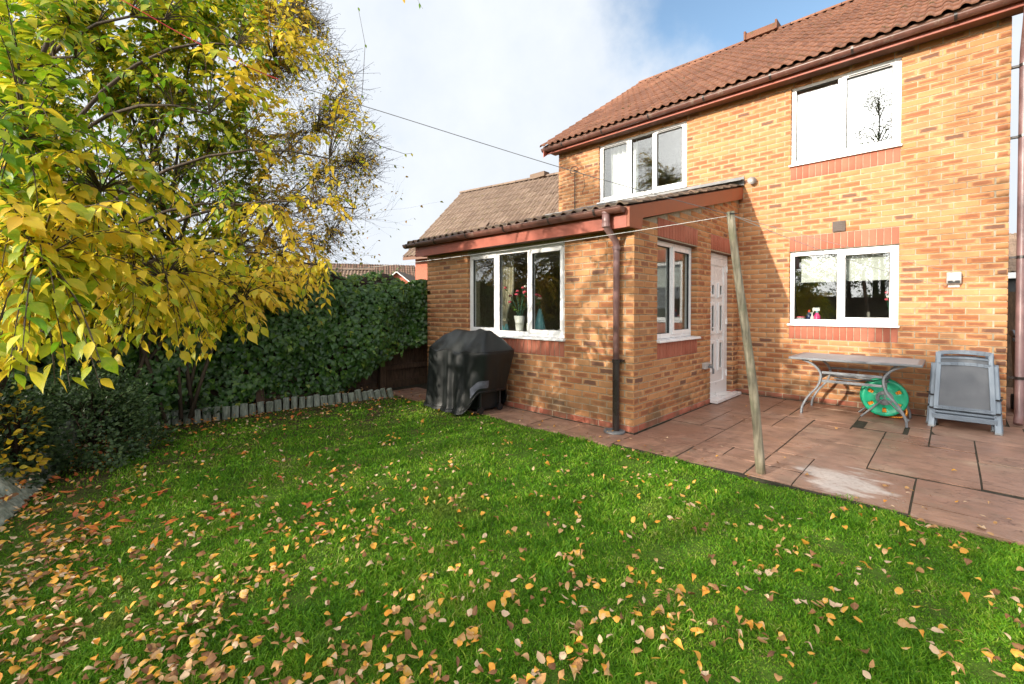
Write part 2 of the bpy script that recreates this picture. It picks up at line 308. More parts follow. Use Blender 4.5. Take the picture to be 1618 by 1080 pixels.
# ------------------------------------------------------------------ mesh helpers
def link(name, me, parent=None, M=None, mat=None):
    o = bpy.data.objects.new(name, me); COL.objects.link(o)
    if parent is not None: o.parent = parent
    if M is not None: o.matrix_basis = M
    if mat is not None and len(me.materials) == 0: me.materials.append(mat)
    return o
def thing(name, label, cat, loc=(0, 0, 0), rz=0., group=None):
    o = bpy.data.objects.new(name, None); COL.objects.link(o); o.location = loc; o.rotation_euler = (0, 0, rz); o.empty_display_size = .1
    return tag(o, label, cat, group)
def tag(o, label=None, cat=None, group=None, kind=None):
    if label: o['label'] = label
    if cat: o['category'] = cat
    if group: o['group'] = group
    if kind: o['kind'] = kind
    return o
def I4(): return Matrix.Identity(4)
def TR(x, y, z, rz=0.): return Matrix.Translation((x, y, z)) @ Matrix.Rotation(rz, 4, 'Z')
class MB:
    def __init__(s): s.v = []; s.f = []
    def add(s, vs, fs, M=None):
        k = len(s.v)
        for p in vs:
            p = Vector(p)
            s.v.append(tuple(M @ p) if M is not None else tuple(p))
        s.f += [tuple(i+k for i in q) for q in fs]; return s
    def box(s, x0, x1, y0, y1, z0, z1, M=None):
        vs = [(x, y, z) for z in (z0, z1) for y in (y0, y1) for x in (x0, x1)]
        return s.add(vs, [(0, 2, 3, 1), (4, 5, 7, 6), (0, 1, 5, 4), (2, 6, 7, 3), (0, 4, 6, 2), (1, 3, 7, 5)], M)
    def bar(s, a, b, w, h, up=(0, 0, 1)):                           # rectangular bar from a to b
        a = Vector(a); b = Vector(b); d = (b-a); l = d.length; d.normalize(); upv = Vector(up)
        x = d.cross(upv)
        if x.length < 1e-4: x = d.cross(Vector((0, 1, 0)))
        x.normalize(); y = x.cross(d)
        M = Matrix(((x.x, d.x, y.x, a.x), (x.y, d.y, y.y, a.y), (x.z, d.z, y.z, a.z), (0, 0, 0, 1)))
        return s.box(-w/2, w/2, 0, l, -h/2, h/2, M)
    def tube(s, pts, r, n=8, cap=True, flat=1.):
        pts = [Vector(p) for p in pts]; k = len(s.v); m = len(pts)
        rr = r if isinstance(r, (list, tuple)) else [r]*m
        nrm = None
        for i, p in enumerate(pts):
            d = (pts[min(i+1, m-1)]-pts[max(i-1, 0)]).normalized()
            if nrm is None: nrm = d.orthogonal().normalized()
            nrm = (nrm - d*nrm.dot(d)).normalized(); bn = d.cross(nrm)
            for j in range(n):
                t = 2*math.pi*j/n; s.v.append(tuple(p + nrm*math.cos(t)*rr[i] + bn*math.sin(t)*rr[i]*flat))
        for i in range(m-1):
            for j in range(n): s.f.append((k+i*n+j, k+i*n+(j+1) % n, k+(i+1)*n+(j+1) % n, k+(i+1)*n+j))
        if cap: s.f.append(tuple(k+j for j in reversed(range(n)))); s.f.append(tuple(k+(m-1)*n+j for j in range(n)))
        return s
    def ribbon(s, pts, w, h):                                       # rectangular section swept in the local xz plane, width along y
        pts = [Vector(p) for p in pts]; k = len(s.v); m = len(pts)
        for i, p in enumerate(pts):
            d = (pts[min(i+1, m-1)]-pts[max(i-1, 0)]).normalized(); y = Vector((0, 1, 0)); y = (y-d*y.dot(d)).normalized(); nn = d.cross(y)
            for a, b in ((-1, -1), (1, -1), (1, 1), (-1, 1)): s.v.append(tuple(p + y*a*w/2 + nn*b*h/2))
        for i in range(m-1):
            for j in range(4): s.f.append((k+i*4+j, k+i*4+(j+1) % 4, k+(i+1)*4+(j+1) % 4, k+(i+1)*4+j))
        s.f.append((k+3, k+2, k+1, k)); s.f.append(tuple(k+(m-1)*4+j for j in range(4))); return s
    def prism(s, prof, x0, x1, M=None):                             # profile in (y, z), swept along x
        n = len(prof); vs = [(x0, y, z) for y, z in prof]+[(x1, y, z) for y, z in prof]
        fs = [(i, (i+1) % n, n+(i+1) % n, n+i) for i in range(n)]+[tuple(reversed(range(n))), tuple(range(n, 2*n))]
        return s.add(vs, fs, M)
    def lathe(s, prof, c=(0, 0, 0), n=20, M=None):                  # prof (r, z)
        vs = []; fs = []
        for r, z in prof:
            for j in range(n):
                t = 2*math.pi*j/n; vs.append((c[0]+r*math.cos(t), c[1]+r*math.sin(t), c[2]+z))
        for i in range(len(prof)-1):
            for j in range(n): fs.append((i*n+j, i*n+(j+1) % n, (i+1)*n+(j+1) % n, (i+1)*n+j))
        fs.append(tuple(reversed(range(n)))); fs.append(tuple((len(prof)-1)*n+j for j in range(n)))
        return s.add(vs, fs, M)
    def ball(s, c, r, n=8, sq=(1, 1, 1)):
        prof = [(r*math.sin(math.pi*i/n)+1e-4, -r*math.cos(math.pi*i/n)) for i in range(n+1)]
        M = Matrix.Translation(c) @ Matrix.Diagonal((*sq, 1)); return s.lathe(prof, (0, 0, 0), 2*n, M)
    def mesh(s, name):
        me = bpy.data.meshes.new(name); me.from_pydata(s.v, [], s.f); me.update(); return me
    def build(s, name, mat, parent=None, M=None, smooth=False, bevel=0.):
        me = s.mesh(name); me.materials.append(MAT[mat] if isinstance(mat, str) else mat)
        if smooth:
            me.polygons.foreach_set('use_smooth', [True]*len(me.polygons))
        o = link(name, me, parent, M)
        if bevel:
            b = o.modifiers.new('edge', 'BEVEL'); b.width = bevel; b.segments = 2; b.limit_method = 'ANGLE'; b.angle_limit = .6
        return o
# pieces: template = (verts Nx3, faces list, corner attr Kx4); many copies, biggest 300 become objects, the rest one stuff part
class Tpl:
    _c = {}
    def __init__(s, v, f, a=None, smooth=False):
        s.v = np.asarray(v, np.float32); s.f = f; s.n = sum(len(q) for q in f)
        s.a = np.asarray(a, np.float32) if a is not None else np.zeros((s.n, 4), np.float32); s.smooth = smooth; s.me = {}
    def mesh(s, name, mat):
        if mat.name not in s.me:
            me = bpy.data.meshes.new(name); me.from_pydata(s.v.tolist(), [], s.f); me.update(); me.materials.append(mat)
            at = me.color_attributes.new('brk', 'FLOAT_COLOR', 'CORNER'); at.data.foreach_set('color', s.a.ravel())
            if s.smooth: me.polygons.foreach_set('use_smooth', [True]*len(me.polygons))
            s.me[mat.name] = me
        return s.me[mat.name]
def fast_mesh(name, V, sizes, idx, A, mat, smooth=False):
    me = bpy.data.meshes.new(name); nv, nl, nf = len(V), len(idx), len(sizes)
    me.vertices.add(nv); me.loops.add(nl); me.polygons.add(nf)
    me.vertices.foreach_set('co', np.ascontiguousarray(V, np.float32).ravel()); me.loops.foreach_set('vertex_index', np.ascontiguousarray(idx, np.int32))
    st = np.concatenate([[0], np.cumsum(sizes)[:-1]]).astype(np.int32); me.polygons.foreach_set('loop_start', st)
    me.update(calc_edges=True); me.materials.append(mat)
    at = me.color_attributes.new('brk', 'FLOAT_COLOR', 'CORNER'); at.data.foreach_set('color', np.ascontiguousarray(A, np.float32).ravel())
    if smooth: me.polygons.foreach_set('use_smooth', np.ones(nf, bool))
    return me
def join(name, items, mat, parent=None, M=None, smooth=False):      # items: (Tpl, 4x4 np)
    by = {}
    for t, m in items: by.setdefault(id(t), (t, []))[1].append(m)
    Vs, Ss, Is, As, k = [], [], [], [], 0
    for t, ms in by.values():
        ms = np.asarray(ms, np.float32); n = len(ms); vh = np.c_[t.v, np.ones(len(t.v), np.float32)]
        V = np.einsum('nij,vj->nvi', ms[:, :3, :], vh); fi = np.concatenate([np.asarray(q) for q in t.f]); sz = np.array([len(q) for q in t.f])
        Vs.append(V.reshape(-1, 3)); Is.append((fi[None, :]+(np.arange(n)*len(t.v))[:, None]).ravel()+k); Ss.append(np.tile(sz, n)); As.append(np.tile(t.a, (n, 1))); k += n*len(t.v)
    me = fast_mesh(name, np.concatenate(Vs), np.concatenate(Ss), np.concatenate(Is), np.concatenate(As), mat, smooth)
    return link(name, me, parent, M)
def emit(items, name, rest, mat, parent, PW, limit=300, scores=None, restlabel=None):
    """items: (Tpl, 4x4 local to parent); PW parent's world matrix."""
    PWn = np.array(PW)
    if scores is None:
        c = np.array([m[:3, 3] for _, m in items]) @ PWn[:3, :3].T + PWn[:3, 3]
        scores = score(c)
    order = np.argsort(-np.asarray(scores), kind='stable'); big = set(order[:limit].tolist()); left = []
    for i, (t, m) in enumerate(items):
        if i in big:
            link(name, t.mesh(name, mat), parent, Matrix(m.tolist()))
        else: left.append((t, m))
    if left:
        o = join(rest, left, mat, parent); o['kind'] = 'stuff'
        if restlabel: o['label'] = restlabel
        return o
def npM(loc, X, Y, Z, s=1.):
    m = np.eye(4); m[:3, 0] = np.asarray(X)*s; m[:3, 1] = np.asarray(Y)*s; m[:3, 2] = np.asarray(Z)*s; m[:3, 3] = loc; return m
# ------------------------------------------------------------------ brickwork
_bt = {}
def brick_tpl(Lb, H, kind, rv, soldier=False, D=.10):
    key = (round(Lb, 4), round(H, 4), kind, round(rv, 4), soldier, D)
    if key in _bt: return _bt[key]
    c = .0035; x, z = Lb/2, H/2
    v = [(-x+c, 0, -z+c), (x-c, 0, -z+c), (x-c, 0, z-c), (-x+c, 0, z-c), (-x, c, -z), (x, c, -z), (x, c, z), (-x, c, z), (-x, D, -z), (x, D, -z), (x, D, z), (-x, D, z)]
    f = [(0, 1, 2, 3), (0, 4, 5, 1), (1, 5, 6, 2), (2, 6, 7, 3), (3, 7, 4, 0), (4, 8, 9, 5), (5, 9, 10, 6), (6, 10, 11, 7), (7, 11, 8, 4)]
    a = []
    for i, q in enumerate(f):
        for j in q:
            if i < 5: uu, vv = (v[j][0]+x)/Lb, (v[j][2]+z)/H
            elif i in (6, 8): uu, vv = v[j][1]/.10, (v[j][2]+z)/H
            else: uu, vv = 0., 0.
            a.append((uu, vv, rv, kind))
    t = Tpl(v, f, a); _bt[key] = t; return t
def brickwork(Lw, z0, ztop, holes, corner=None, special=(), seed=1, top_fn=None):
    """stretcher bond in wall-local coords (x along, -y out, z up). ztop max height; top_fn(x) -> height limit. holes (x0,x1,z0,z1).
    corner: 'start_a' / 'start_b' -> alternate courses give way to the brick coming round the corner"""
    R = random.Random(seed); out = []; k = 0; z = z0
    J = .010
    while z < ztop-.03:
        zc = z+.0375-.000; off = 0 if k % 2 == 0 else .1125
        kind = 1. if k == 0 and z0 < .05 else 0.
        edges = []; x = 0.
        if corner == 'start_a': first = 0. if k % 2 == 0 else .1125
        elif corner == 'start_b': first = .1125 if k % 2 == 0 else 0.
        elif corner == 'end_a': first = 0.; 
        else: first = 0.
        if corner in ('start_a', 'start_b'):
            x = first; xs = [x]
            while x < Lw: x += .225; xs.append(min(x, Lw))
        elif corner == 'end_a':                                     # measured back from the far end
            e = Lw if k % 2 == 0 else Lw-.1125; xs = [e]; x = e
            while x > 0: x -= .225; xs.append(max(x, 0.))
            xs = xs[::-1]
        else:
            xs = [0.]; x = .225 if k % 2 == 0 else .1125; xs.append(x)
            while x < Lw: x += .225; xs.append(min(x, Lw))
        runs = [(xs[0], xs[-1])]
        for h0, h1, hz0, hz1 in holes:
            if hz0 < z+.0375 < hz1:
                ns = []
                for s0, s1 in runs:
                    if s1 <= h0 or s0 >= h1: ns.append((s0, s1))
                    else:
                        if s0 < h0: ns.append((s0, h0))
                        if s1 > h1: ns.append((h1, s1))
                runs = ns
        for ra, rb in runs:
            cuts = [ra]+[q for q in xs if ra+.06 < q < rb-.06]+[rb]
            segs = list(zip(cuts[:-1], cuts[1:]))
            for s0, s1 in segs:
                if s1-s0 < .035: continue
                xm = (s0+s1)/2
                if top_fn and z+.075 > top_fn(xm)+.03: continue
                g0 = J/2; g1 = J/2
                # full width against an opening or a corner
                for h0, h1, hz0, hz1 in holes:
                    if hz0 < z+.0375 < hz1:
                        if abs(s0-h1) < 1e-6: g0 = 0.
                        if abs(s1-h0) < 1e-6: g1 = 0.
                if s0 < 1e-6: g0 = 0.
                if s1 > Lw-1e-6: g1 = 0.
                Lb = s1-s0-g0-g1; rv = (R.randrange(24)+.5)/24
                t = brick_tpl(Lb, .065, kind, rv)
                m = np.eye(4); m[:3, 3] = ((s0+g0+s1-g1)/2, R.uniform(-.0015, .0015), z+.0375)
                out.append((t, m))
        z += .075; k += 1
    for x0, x1, s0, s1 in special:                                  # soldier courses
        n = round((x1-x0)/.075); wdt = (x1-x0)/n
        for i in range(n):
            rv = (R.randrange(24)+.5)/24; t = brick_tpl(wdt-.008, s1-s0-.008, 1., rv)
            m = np.eye(4); m[:3, 3] = (x0+(i+.5)*wdt, -.002+R.uniform(-.001, .001), (s0+s1)/2); out.append((t, m))
    return out
def wall_body(Lw, z0, z1, holes, thick=.25, x_in=(0., 0.)):         # mortar face 6 mm behind the bricks
    xs = sorted({x_in[0], Lw-x_in[1], *[h[0]-.002 for h in holes], *[h[1]+.002 for h in holes]}); zs = sorted({z0, z1, *[min(max(h[2]-.002, z0), z1) for h in holes], *[min(h[3]+.002, z1) for h in holes]})
    b = MB()
    for a, c in zip(xs[:-1], xs[1:]):
        run = None
        for p, q in zip(zs[:-1], zs[1:]):
            if q-p < 1e-5: continue
            xm, zm = (a+c)/2, (p+q)/2
            if any(h[0] < xm < h[1] and h[2] < zm < h[3] for h in holes):
                if run: b.box(a, c, .006, thick, run[0], run[1]); run = None
            else: run = (run[0], q) if run else (p, q)
        if run: b.box(a, c, .006, thick, run[0], run[1])
    return b
# ------------------------------------------------------------------ windows (wall-local coordinates)
def window(parent, WM, x0, x1, z0, z1, recess, bays, vents=(), label=None, seed=0, sill=True):
    """bays: list of (xa, xb, opening?) as fractions of the width"""
    R = random.Random(seed); W = x1-x0; fy = recess; fw = .058; b = MB()
    zt = z1-.004; zb = z0+.004
    b.box(x0+.003, x0+fw, fy, fy+.065, zb, zt); b.box(x1-fw, x1-.003, fy, fy+.065, zb, zt)
    b.box(x0+fw, x1-fw, fy, fy+.065, zb, zb+fw); b.box(x0+fw, x1-fw, fy, fy+.065, zt-fw, zt)
    xs = [x0+q[0]*W for q in bays][1:]
    for x in xs: b.box(x-.03, x+.03, fy, fy+.065, zb+fw, zt-fw)
    o = b.build('window', 'upvc', parent, WM, bevel=.004)
    if label: o['label'] = label
    I = I4()
    for i, (fa, fb, op) in enumerate(bays):
        a = x0+fa*W+(fw if i == 0 else .03); c = x0+fb*W-(fw if i == len(bays)-1 else .03); p = zb+fw; q = zt-fw
        if op:
            s = MB(); e = .018; k = .052; y0 = fy-.014; y1 = fy+.05
            s.box(a-e, a+k-e, y0, y1, p-e, q+e); s.box(c-k+e, c+e, y0, y1, p-e, q+e); s.box(a+k-e, c-k+e, y0, y1, p-e, p+k-e); s.box(a+k-e, c-k+e, y0, y1, q-k+e, q+e)
            s.build('sash', 'upvc', o, I, bevel=.004); a += k-e; c -= k-e; p += k-e; q -= k-e
        gs = MB(); t = .006; yy = fy+.012 if not op else fy-.002
        for bx in ((a, a+t, p, q), (c-t, c, p, q), (a+t, c-t, p, p+t), (a+t, c-t, q-t, q)): gs.box(bx[0], bx[1], yy, yy+.02, bx[2], bx[3])
        gs.build('gasket', 'gasket', o, I)
        pb = MB(); cx, cz = (a+c)/2, (p+q)/2; hw, hh = (c-a)/2-.002, (q-p)/2-.002
        pb.box(-hw, hw, -.002, .002, -hh, hh)
        pb.build('pane', 'glass', o, Matrix.Translation((cx, yy+.018, cz)) @ Matrix.Rotation(math.radians(R.uniform(-.12, .12)), 4, 'Z') @ Matrix.Rotation(math.radians(R.uniform(-.1, .1)), 4, 'X'))
        if i in vents:
            v = MB(); v.box(a+.02, c-.02, fy-.022, fy-.0145, q+.008, q+.022); v.build('trickle_vent', 'gasket', o, I)
    if sill:
        s = MB(); s.prism([(-.045, z0-.030), (-.045, z0-.012), (-.037, z0-.003), (fy+.06, z0+.003), (fy+.06, z0-.030)], x0-.015, x1+.015)
        s.build('sill', 'upvc', o, I, bevel=.003)
    return o
# ------------------------------------------------------------------ roof tiles
_tt = {}
def tile_tpl(rv, wd=.30, ln=.345, roll=.034, n=12, rolls=2):
    key = (round(rv, 3), wd, ln, roll)
    if key in _tt: return _tt[key]
    v = []; f = []; a = []
    for j, (y, dz) in enumerate(((0, 0.), (ln, -.004))):
        for i in range(n+1):
            x = i/n*wd; ph = (i/n*rolls) % 1.; h = roll*max(0., math.sin(math.pi*min(1, ph/.62)))**.8 if ph < .62 else 0.
            v.append((x-wd/2, y, h+dz))
    for i in range(n+1): v.append((v[i][0], 0., v[i][2]-.016))      # the thick lower edge
    m = n+1
    for i in range(n):
        f.append((i, i+1, m+i+1, m+i)); f.append((2*m+i, 2*m+i+1, i+1, i))
    f.append((2*m, 0, m)); f.append((m-1, 3*m-1, 2*m-1))
    a = [(0., 0., rv, 0.)]*sum(len(q) for q in f)
    t = Tpl(v, f, a, False); _tt[key] = t; return t
def roof_tiles(origin, X, up, Wd, Ln, seed, gauge=.30, wd=.30, phase=0.):
    """origin lower-left corner; X unit along eaves; up unit vector up the slope"""
    X = np.asarray(X, float); up = np.asarray(up, float); Zn = np.cross(X, up); R = random.Random(seed); out = []
    nr = int(Ln/gauge)+1; nc = int(round(Wd/wd)); w = Wd/nc
    for r in range(nr):
        for c in range(nc):
            p = np.asarray(origin)+X*(c+.5)*w+up*r*gauge+Zn*(.022+R.uniform(-.002, .002))
            tilt = -.055+R.uniform(-.008, .008); u2 = up*math.cos(tilt)+Zn*math.sin(tilt); z2 = np.cross(X, u2)
            yaw = R.uniform(-.006, .006); X2 = X*math.cos(yaw)+u2*math.sin(yaw); u3 = np.cross(z2, X2)
            M = npM(p, X2*w/wd, u3, z2)
            ln = min(.345, Ln-r*gauge)
            if ln < .1: continue
            M[:3, 1] *= ln/.345
            out.append((tile_tpl((R.randrange(12)+.5)/12), M))
    return out
def gutter(x0, x1, y, z, r, brackets, parent, name='gutter', M=None):
    g = MB(); n = 10; prof = []
    for j in range(n+1):
        t = math.pi*(1+j/n); prof.append((y+r*math.cos(t), z+r*math.sin(t)))
    for j in range(n, -1, -1):
        t = math.pi*(1+j/n); prof.append((y+(r-.004)*math.cos(t), z+(r-.004)*math.sin(t)))
    k = len(prof); vs = [(x0, a, b) for a, b in prof]+[(x1, a, b) for a, b in prof]
    g.add(vs, [(i, (i+1) % k, k+(i+1) % k, k+i) for i in range(k)])
    g.tube([(x0, y-r, z), (x1, y-r, z)], .006, 6)
    for xx in (x0, x1):
        cp = [(xx, a, b) for a, b in prof[:n+1]]; g.add(cp, [tuple(range(n+1))])
    o = g.build(name, 'gutter', parent, M, smooth=True)
    for xb in brackets:
        b = MB(); pts = []
        for j in range(n+1):
            t = math.pi*(1+j/n); pts.append((xb, y+(r+.005)*math.cos(t), z+(r+.005)*math.sin(t)))
        b.v += [(p[0]-.014, p[1], p[2]) for p in pts]+[(p[0]+.014, p[1], p[2]) for p in pts]; m = n+1
        b.f += [(i, i+1, m+i+1, m+i) for i in range(n)]
        b.box(xb-.012, xb+.012, y-r-.008, y-r+.02, z-.004, z+.008)
        b.build('gutter_bracket', 'pipe_dark', o, I4())
    return o
# ================================================================== MAIN HOUSE
HX0, HX1, HY = -6.06, .455, 7.6
HW = HX1-HX0
house = thing('brick_house', 'two storey house of buff and red brick under a terracotta tiled roof', 'house', ((HX0+HX1)/2, HY, 0))
HO = Matrix.Translation(house.location); HI = HO.inverted()
EAVZ = 4.64
LOW = (-1.72, -.49, 1.125, 2.175); UPR = (-1.715, -.485, 3.45, 4.60); UPL = (-5.05, -3.27, 3.45, 4.60)
def hl(r): return (r[0]-HX0, r[1]-HX0, r[2], r[3])
WMh = HI @ TR(HX0, HY, 0)
holes = [hl(LOW), hl(UPR), hl(UPL), (LOW[0]-HX0, LOW[1]-HX0, .9, 1.125), (LOW[0]-HX0, LOW[1]-HX0, 2.175, 2.40), (UPR[0]-HX0, UPR[1]-HX0, 3.225, 3.45), (UPL[0]-HX0, UPL[1]-HX0, 3.375, 3.45)]
wall = wall_body(HW, 0, EAVZ+.02, [hl(LOW), hl(UPR), hl(UPL)], x_in=(.006, .006)).build('wall', 'mortar', house, WMh)
bw = brickwork(HW, 0, EAVZ, holes, 'end_a', [(holes[3][0], holes[3][1], .9, 1.118), (holes[4][0], holes[4][1], 2.178, 2.40), (holes[5][0], holes[5][1], 3.225, 3.443)], seed=3)
bw = [q for q in bw if not (q[1][2, 3] < 3.2 and q[1][0, 3] < -2.68-HX0)]      # hidden behind the extension
sc_ = score(np.array([m[:3, 3] for _, m in bw])+np.array([HX0, HY, 0]))
emit(bw, 'brick', 'brickwork', MAT['brick'], wall, HO @ WMh, 300, sc_)
# side and back walls of the house (plain mortar-coloured core carrying its own coursed bricks on the visible return)
sb = MB(); sb.box(HX0+.006, HX0+.25, HY+.25, HY+7.7, 0, EAVZ); sb.box(HX1-.25, HX1-.006, HY+.25, HY+7.7, 0, EAVZ); sb.box(HX0+.006, HX1-.006, HY+7.7, HY+7.95, 0, EAVZ)
sb.build('side_wall', 'mortar', house, HI)
for xx, sg in ((HX1, 1), (HX0, -1)):
    WMs = HI @ (TR(xx, HY, 0, math.pi/2) if sg > 0 else TR(xx, HY+7.95, 0, -math.pi/2))
    items = brickwork(7.95, 0, EAVZ, [], 'start_b' if sg > 0 else None, seed=8)
    if sg > 0: items = [q for q in items if q[1][0, 3] < 3]
    o = join('side_brickwork', items, MAT['brick'], house, WMs); o['kind'] = 'stuff'
gab = MB()
for xx in (HX0+.05, HX1-.15): gab.prism([(HY+.05, EAVZ+.01), (HY+7.9, EAVZ+.01), (HY+3.95, EAVZ+2.66)], xx, xx+.1)
gab.build('gable', 'mortar', house, HI)
# interior of the house
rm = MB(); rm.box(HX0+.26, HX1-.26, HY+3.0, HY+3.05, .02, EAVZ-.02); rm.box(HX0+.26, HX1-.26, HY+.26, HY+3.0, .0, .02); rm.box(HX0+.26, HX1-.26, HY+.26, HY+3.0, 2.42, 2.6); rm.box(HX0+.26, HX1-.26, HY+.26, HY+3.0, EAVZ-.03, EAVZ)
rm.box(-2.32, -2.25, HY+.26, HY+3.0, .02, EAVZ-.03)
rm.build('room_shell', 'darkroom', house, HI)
window(house, WMh, *hl(LOW), .045, [(0, .49, False), (.49, 1, True)], seed=1, label='two pane ground floor kitchen window')
window(house, WMh, *hl(UPR), .045, [(0, .48, False), (.48, 1, True)], vents=(1,), seed=2, label='two pane upper window with bright reflection')
window(house, WMh, *hl(UPL), .045, [(0, .38, True), (.38, .65, False), (.65, 1, True)], vents=(0, 2), seed=3, label='three pane upper window above the extension roof')
# roof
RS = math.radians(34); RUN = 11.36-7.20; RZ0 = 4.735; RZ1 = RZ0+RUN*math.tan(RS); RX0, RX1 = -6.22, .62
up = np.array([0, math.cos(RS), math.sin(RS)])
rf = MB(); rf.prism([(7.22, RZ0-.03), (11.36, RZ1-.03), (15.5, RZ0-.03), (15.5, RZ0+.005), (11.36, RZ1+.003), (7.22, RZ0+.003)], RX0+.04, RX1-.04)
roof = rf.build('roof', 'soffit', house, HI)
ti = roof_tiles((RX0, 7.17, RZ0-.01), (1, 0, 0), up, RX1-RX0, RUN/math.cos(RS)-.03, 5)
emit(ti, 'tile', 'tiles', MAT['tile_red'], roof, I4(), 300)
back = np.array([0, -math.cos(RS), math.sin(RS)])
o = join('back_tiles', roof_tiles((RX1, 15.55, RZ0-.01), (-1, 0, 0), back, RX1-RX0, RUN/math.cos(RS)-.03, 6), MAT['tile_red'], roof); o['kind'] = 'stuff'
def ridge_line(parent, a, b, mat, r=.11, seg=.45, seed=1):
    a = Vector(a); b = Vector(b); n = max(1, int((b-a).length/seg)); d = (b-a)/n; R = random.Random(seed)
    for i in range(n):
        p = a+d*i; q = a+d*(i+1)-d.normalized()*.012; m = MB(); k = 8; side = d.normalized().cross(Vector((0, 0, 1)))
        for e, pt in enumerate((p, q)):
            for j in range(k+1):
                t = math.pi*j/k; pt2 = pt+side*math.cos(t)*r+Vector((0, 0, 1))*(math.sin(t)*r*.75+R.uniform(-.004, .004)*0); m.v.append(tuple(pt2))
        for j in range(k): m.f.append((j, j+1, k+1+j+1, k+1+j))
        m.f.append(tuple(range(k+1))); m.f.append(tuple(range(2*k+1, k, -1)))
        me = m.mesh('ridge_tile'); at = me.color_attributes.new('brk', 'FLOAT_COLOR', 'CORNER'); at.data.foreach_set('color', np.tile([0, 0, R.random(), 0], len(me.loops)).astype(np.float32))
        link('ridge_tile', me, parent, I4(), MAT[mat])
ridge_line(roof, (RX0+.02, 11.36, RZ1-.01), (RX1, 11.36, RZ1-.01), 'tile_red')
rv = MB(); rv.prism([(11.20, RZ1+.0), (11.52, RZ1+.0), (11.50, RZ1+.15), (11.22, RZ1+.15)], -3.45, -2.85); rv.box(-3.49, -3.45, 11.18, 11.54, RZ1, RZ1+.19); rv.box(-2.85, -2.81, 11.18, 11.54, RZ1, RZ1+.19)
rv.build('ridge_vent', 'tile_red', roof, I4())
vt = MB(); c = np.array([-5.55, 10.75, RZ0+(10.75-7.2)*math.tan(RS)+.05]); vt.bar(c, c+up*.30, .26, .06, up=(0, -math.sin(RS), math.cos(RS)))
vt.build('vent_tile', 'tile_red', roof, I4(), bevel=.01)
fs = MB(); fs.box(-6.15, .56, 7.345, 7.365, 4.615, 4.73); fs.build('fascia', 'fascia', house, HI)
st = MB(); st.box(-6.15, .56, 7.367, 7.598, 4.645, 4.655); st.build('soffit', 'soffit', house, HI)
for xx in (RX0+.03, RX1-.05):
    v = MB(); v.add([(x, y, z) for x in (xx, xx+.02) for y, z in ((7.24, RZ0-.2), (11.36, RZ1-.22), (11.36, RZ1-.02), (7.24, RZ0-.02))], [(0, 1, 2, 3), (7, 6, 5, 4), (0, 4, 5, 1), (1, 5, 6, 2), (2, 6, 7, 3), (3, 7, 4, 0)])
    v.build('bargeboard', 'fascia', house, HI)
gm = gutter(RX0-.02, RX1, 7.285, 4.715, .062, [x*.95-5.7 for x in range(7)], house, M=HI)
# downpipe at the right-hand corner of the house
dp = MB(); dx, dy = .56, 7.70
dp.tube([(dx, 7.30, 4.66), (dx, 7.30, 4.58), (dx, 7.42, 4.45), (dx, dy-.03, 4.25), (dx, dy, 4.15), (dx, dy, 3.9), (dx, dy, .12), (dx-.01, dy-.05, .03)], .040, 14)
pipe = dp.build('downpipe', 'pipe', house, HI, smooth=True)
for z in (4.1, 3.3, 1.93, .55):
    c = MB(); c.tube([(dx, dy, z-.016), (dx, dy, z+.016)], .046, 14); c.box(.44, dx-.03, dy-.02, dy+.02, z-.012, z+.012); c.build('pipe_clip', 'pipe_dark', pipe, I4(), smooth=False)
# vent, bracket, satellite dish, security light are fixed to the wall
vb = MB(); vb.box(-1.195, -1.05, 7.575, 7.602, 2.41, 2.55)
for i in range(5): vb.box(-1.185, -1.06, 7.568, 7.575, 2.424+i*.026, 2.437+i*.026)
vb.build('wall_vent', 'vent', house, HI)
# ================================================================== EXTENSION
EX0, EX1, EY = -6.23, -2.423, 4.327
EW = EX1-EX0; ED = HY-EY
ext = thing('brick_extension', 'single storey brick extension with lean-to tiled roof and white side door', 'extension', ((EX0+EX1)/2, EY, 0))
EO = Matrix.Translation(ext.location); EI = EO.inverted()
EWIN = (-5.19, -3.36, .975, 2.16)
def el(r): return (r[0]-EX0, r[1]-EX0, r[2], r[3])
WMf = EI @ TR(EX0, EY, 0); ETOP = 2.26
fh = [el(EWIN), (EWIN[0]-EX0, EWIN[1]-EX0, .75, .975), (EWIN[0]-EX0, EWIN[1]-EX0, 2.1, 2.3)]
SWIN = (4.86-EY, 6.0-EY, .975, 2.165); SDOOR = (6.46-EY, 7.36-EY, .0, 2.165)
top_side = lambda x: 2.30+x*.25
front = wall_body(EW, 0, ETOP, [el(EWIN)], x_in=(.006, .006)).build('front_wall', 'mortar', ext, WMf)
bf = brickwork(EW, 0, ETOP, fh, 'end_a', [(fh[1][0], fh[1][1], .75, .968)], seed=21)
sf = score(np.array([m[:3, 3] for _, m in bf])+np.array([EX0, EY, 0]))
emit(bf, 'brick', 'brickwork', MAT['brick'], front, EO @ WMf, 170, sf)
WMs = EI @ TR(EX1, EY, 0, math.pi/2)
sh = [SWIN, SDOOR, (SWIN[0], SWIN[1], .75, .975), (SWIN[0], SWIN[1]+.002, 2.175, 2.4), (SDOOR[0], SDOOR[1], 2.175, 2.4), (SWIN[0], SWIN[1], 2.15, 2.18), (SDOOR[0], SDOOR[1], 2.15, 2.18)]
side = wall_body(ED, 0, 2.25, [SWIN, SDOOR], x_in=(.25, .0))
side.add([(x, y, z) for y in (.006, .25) for x, z in ((.01, 2.25), (ED, 2.25), (ED, 2.28+ED*.25), (.01, 2.28))], [(0, 1, 2, 3), (7, 6, 5, 4), (0, 4, 5, 1), (1, 5, 6, 2), (2, 6, 7, 3), (3, 7, 4, 0)])
sidew = side.build('side_wall', 'mortar', ext, WMs)
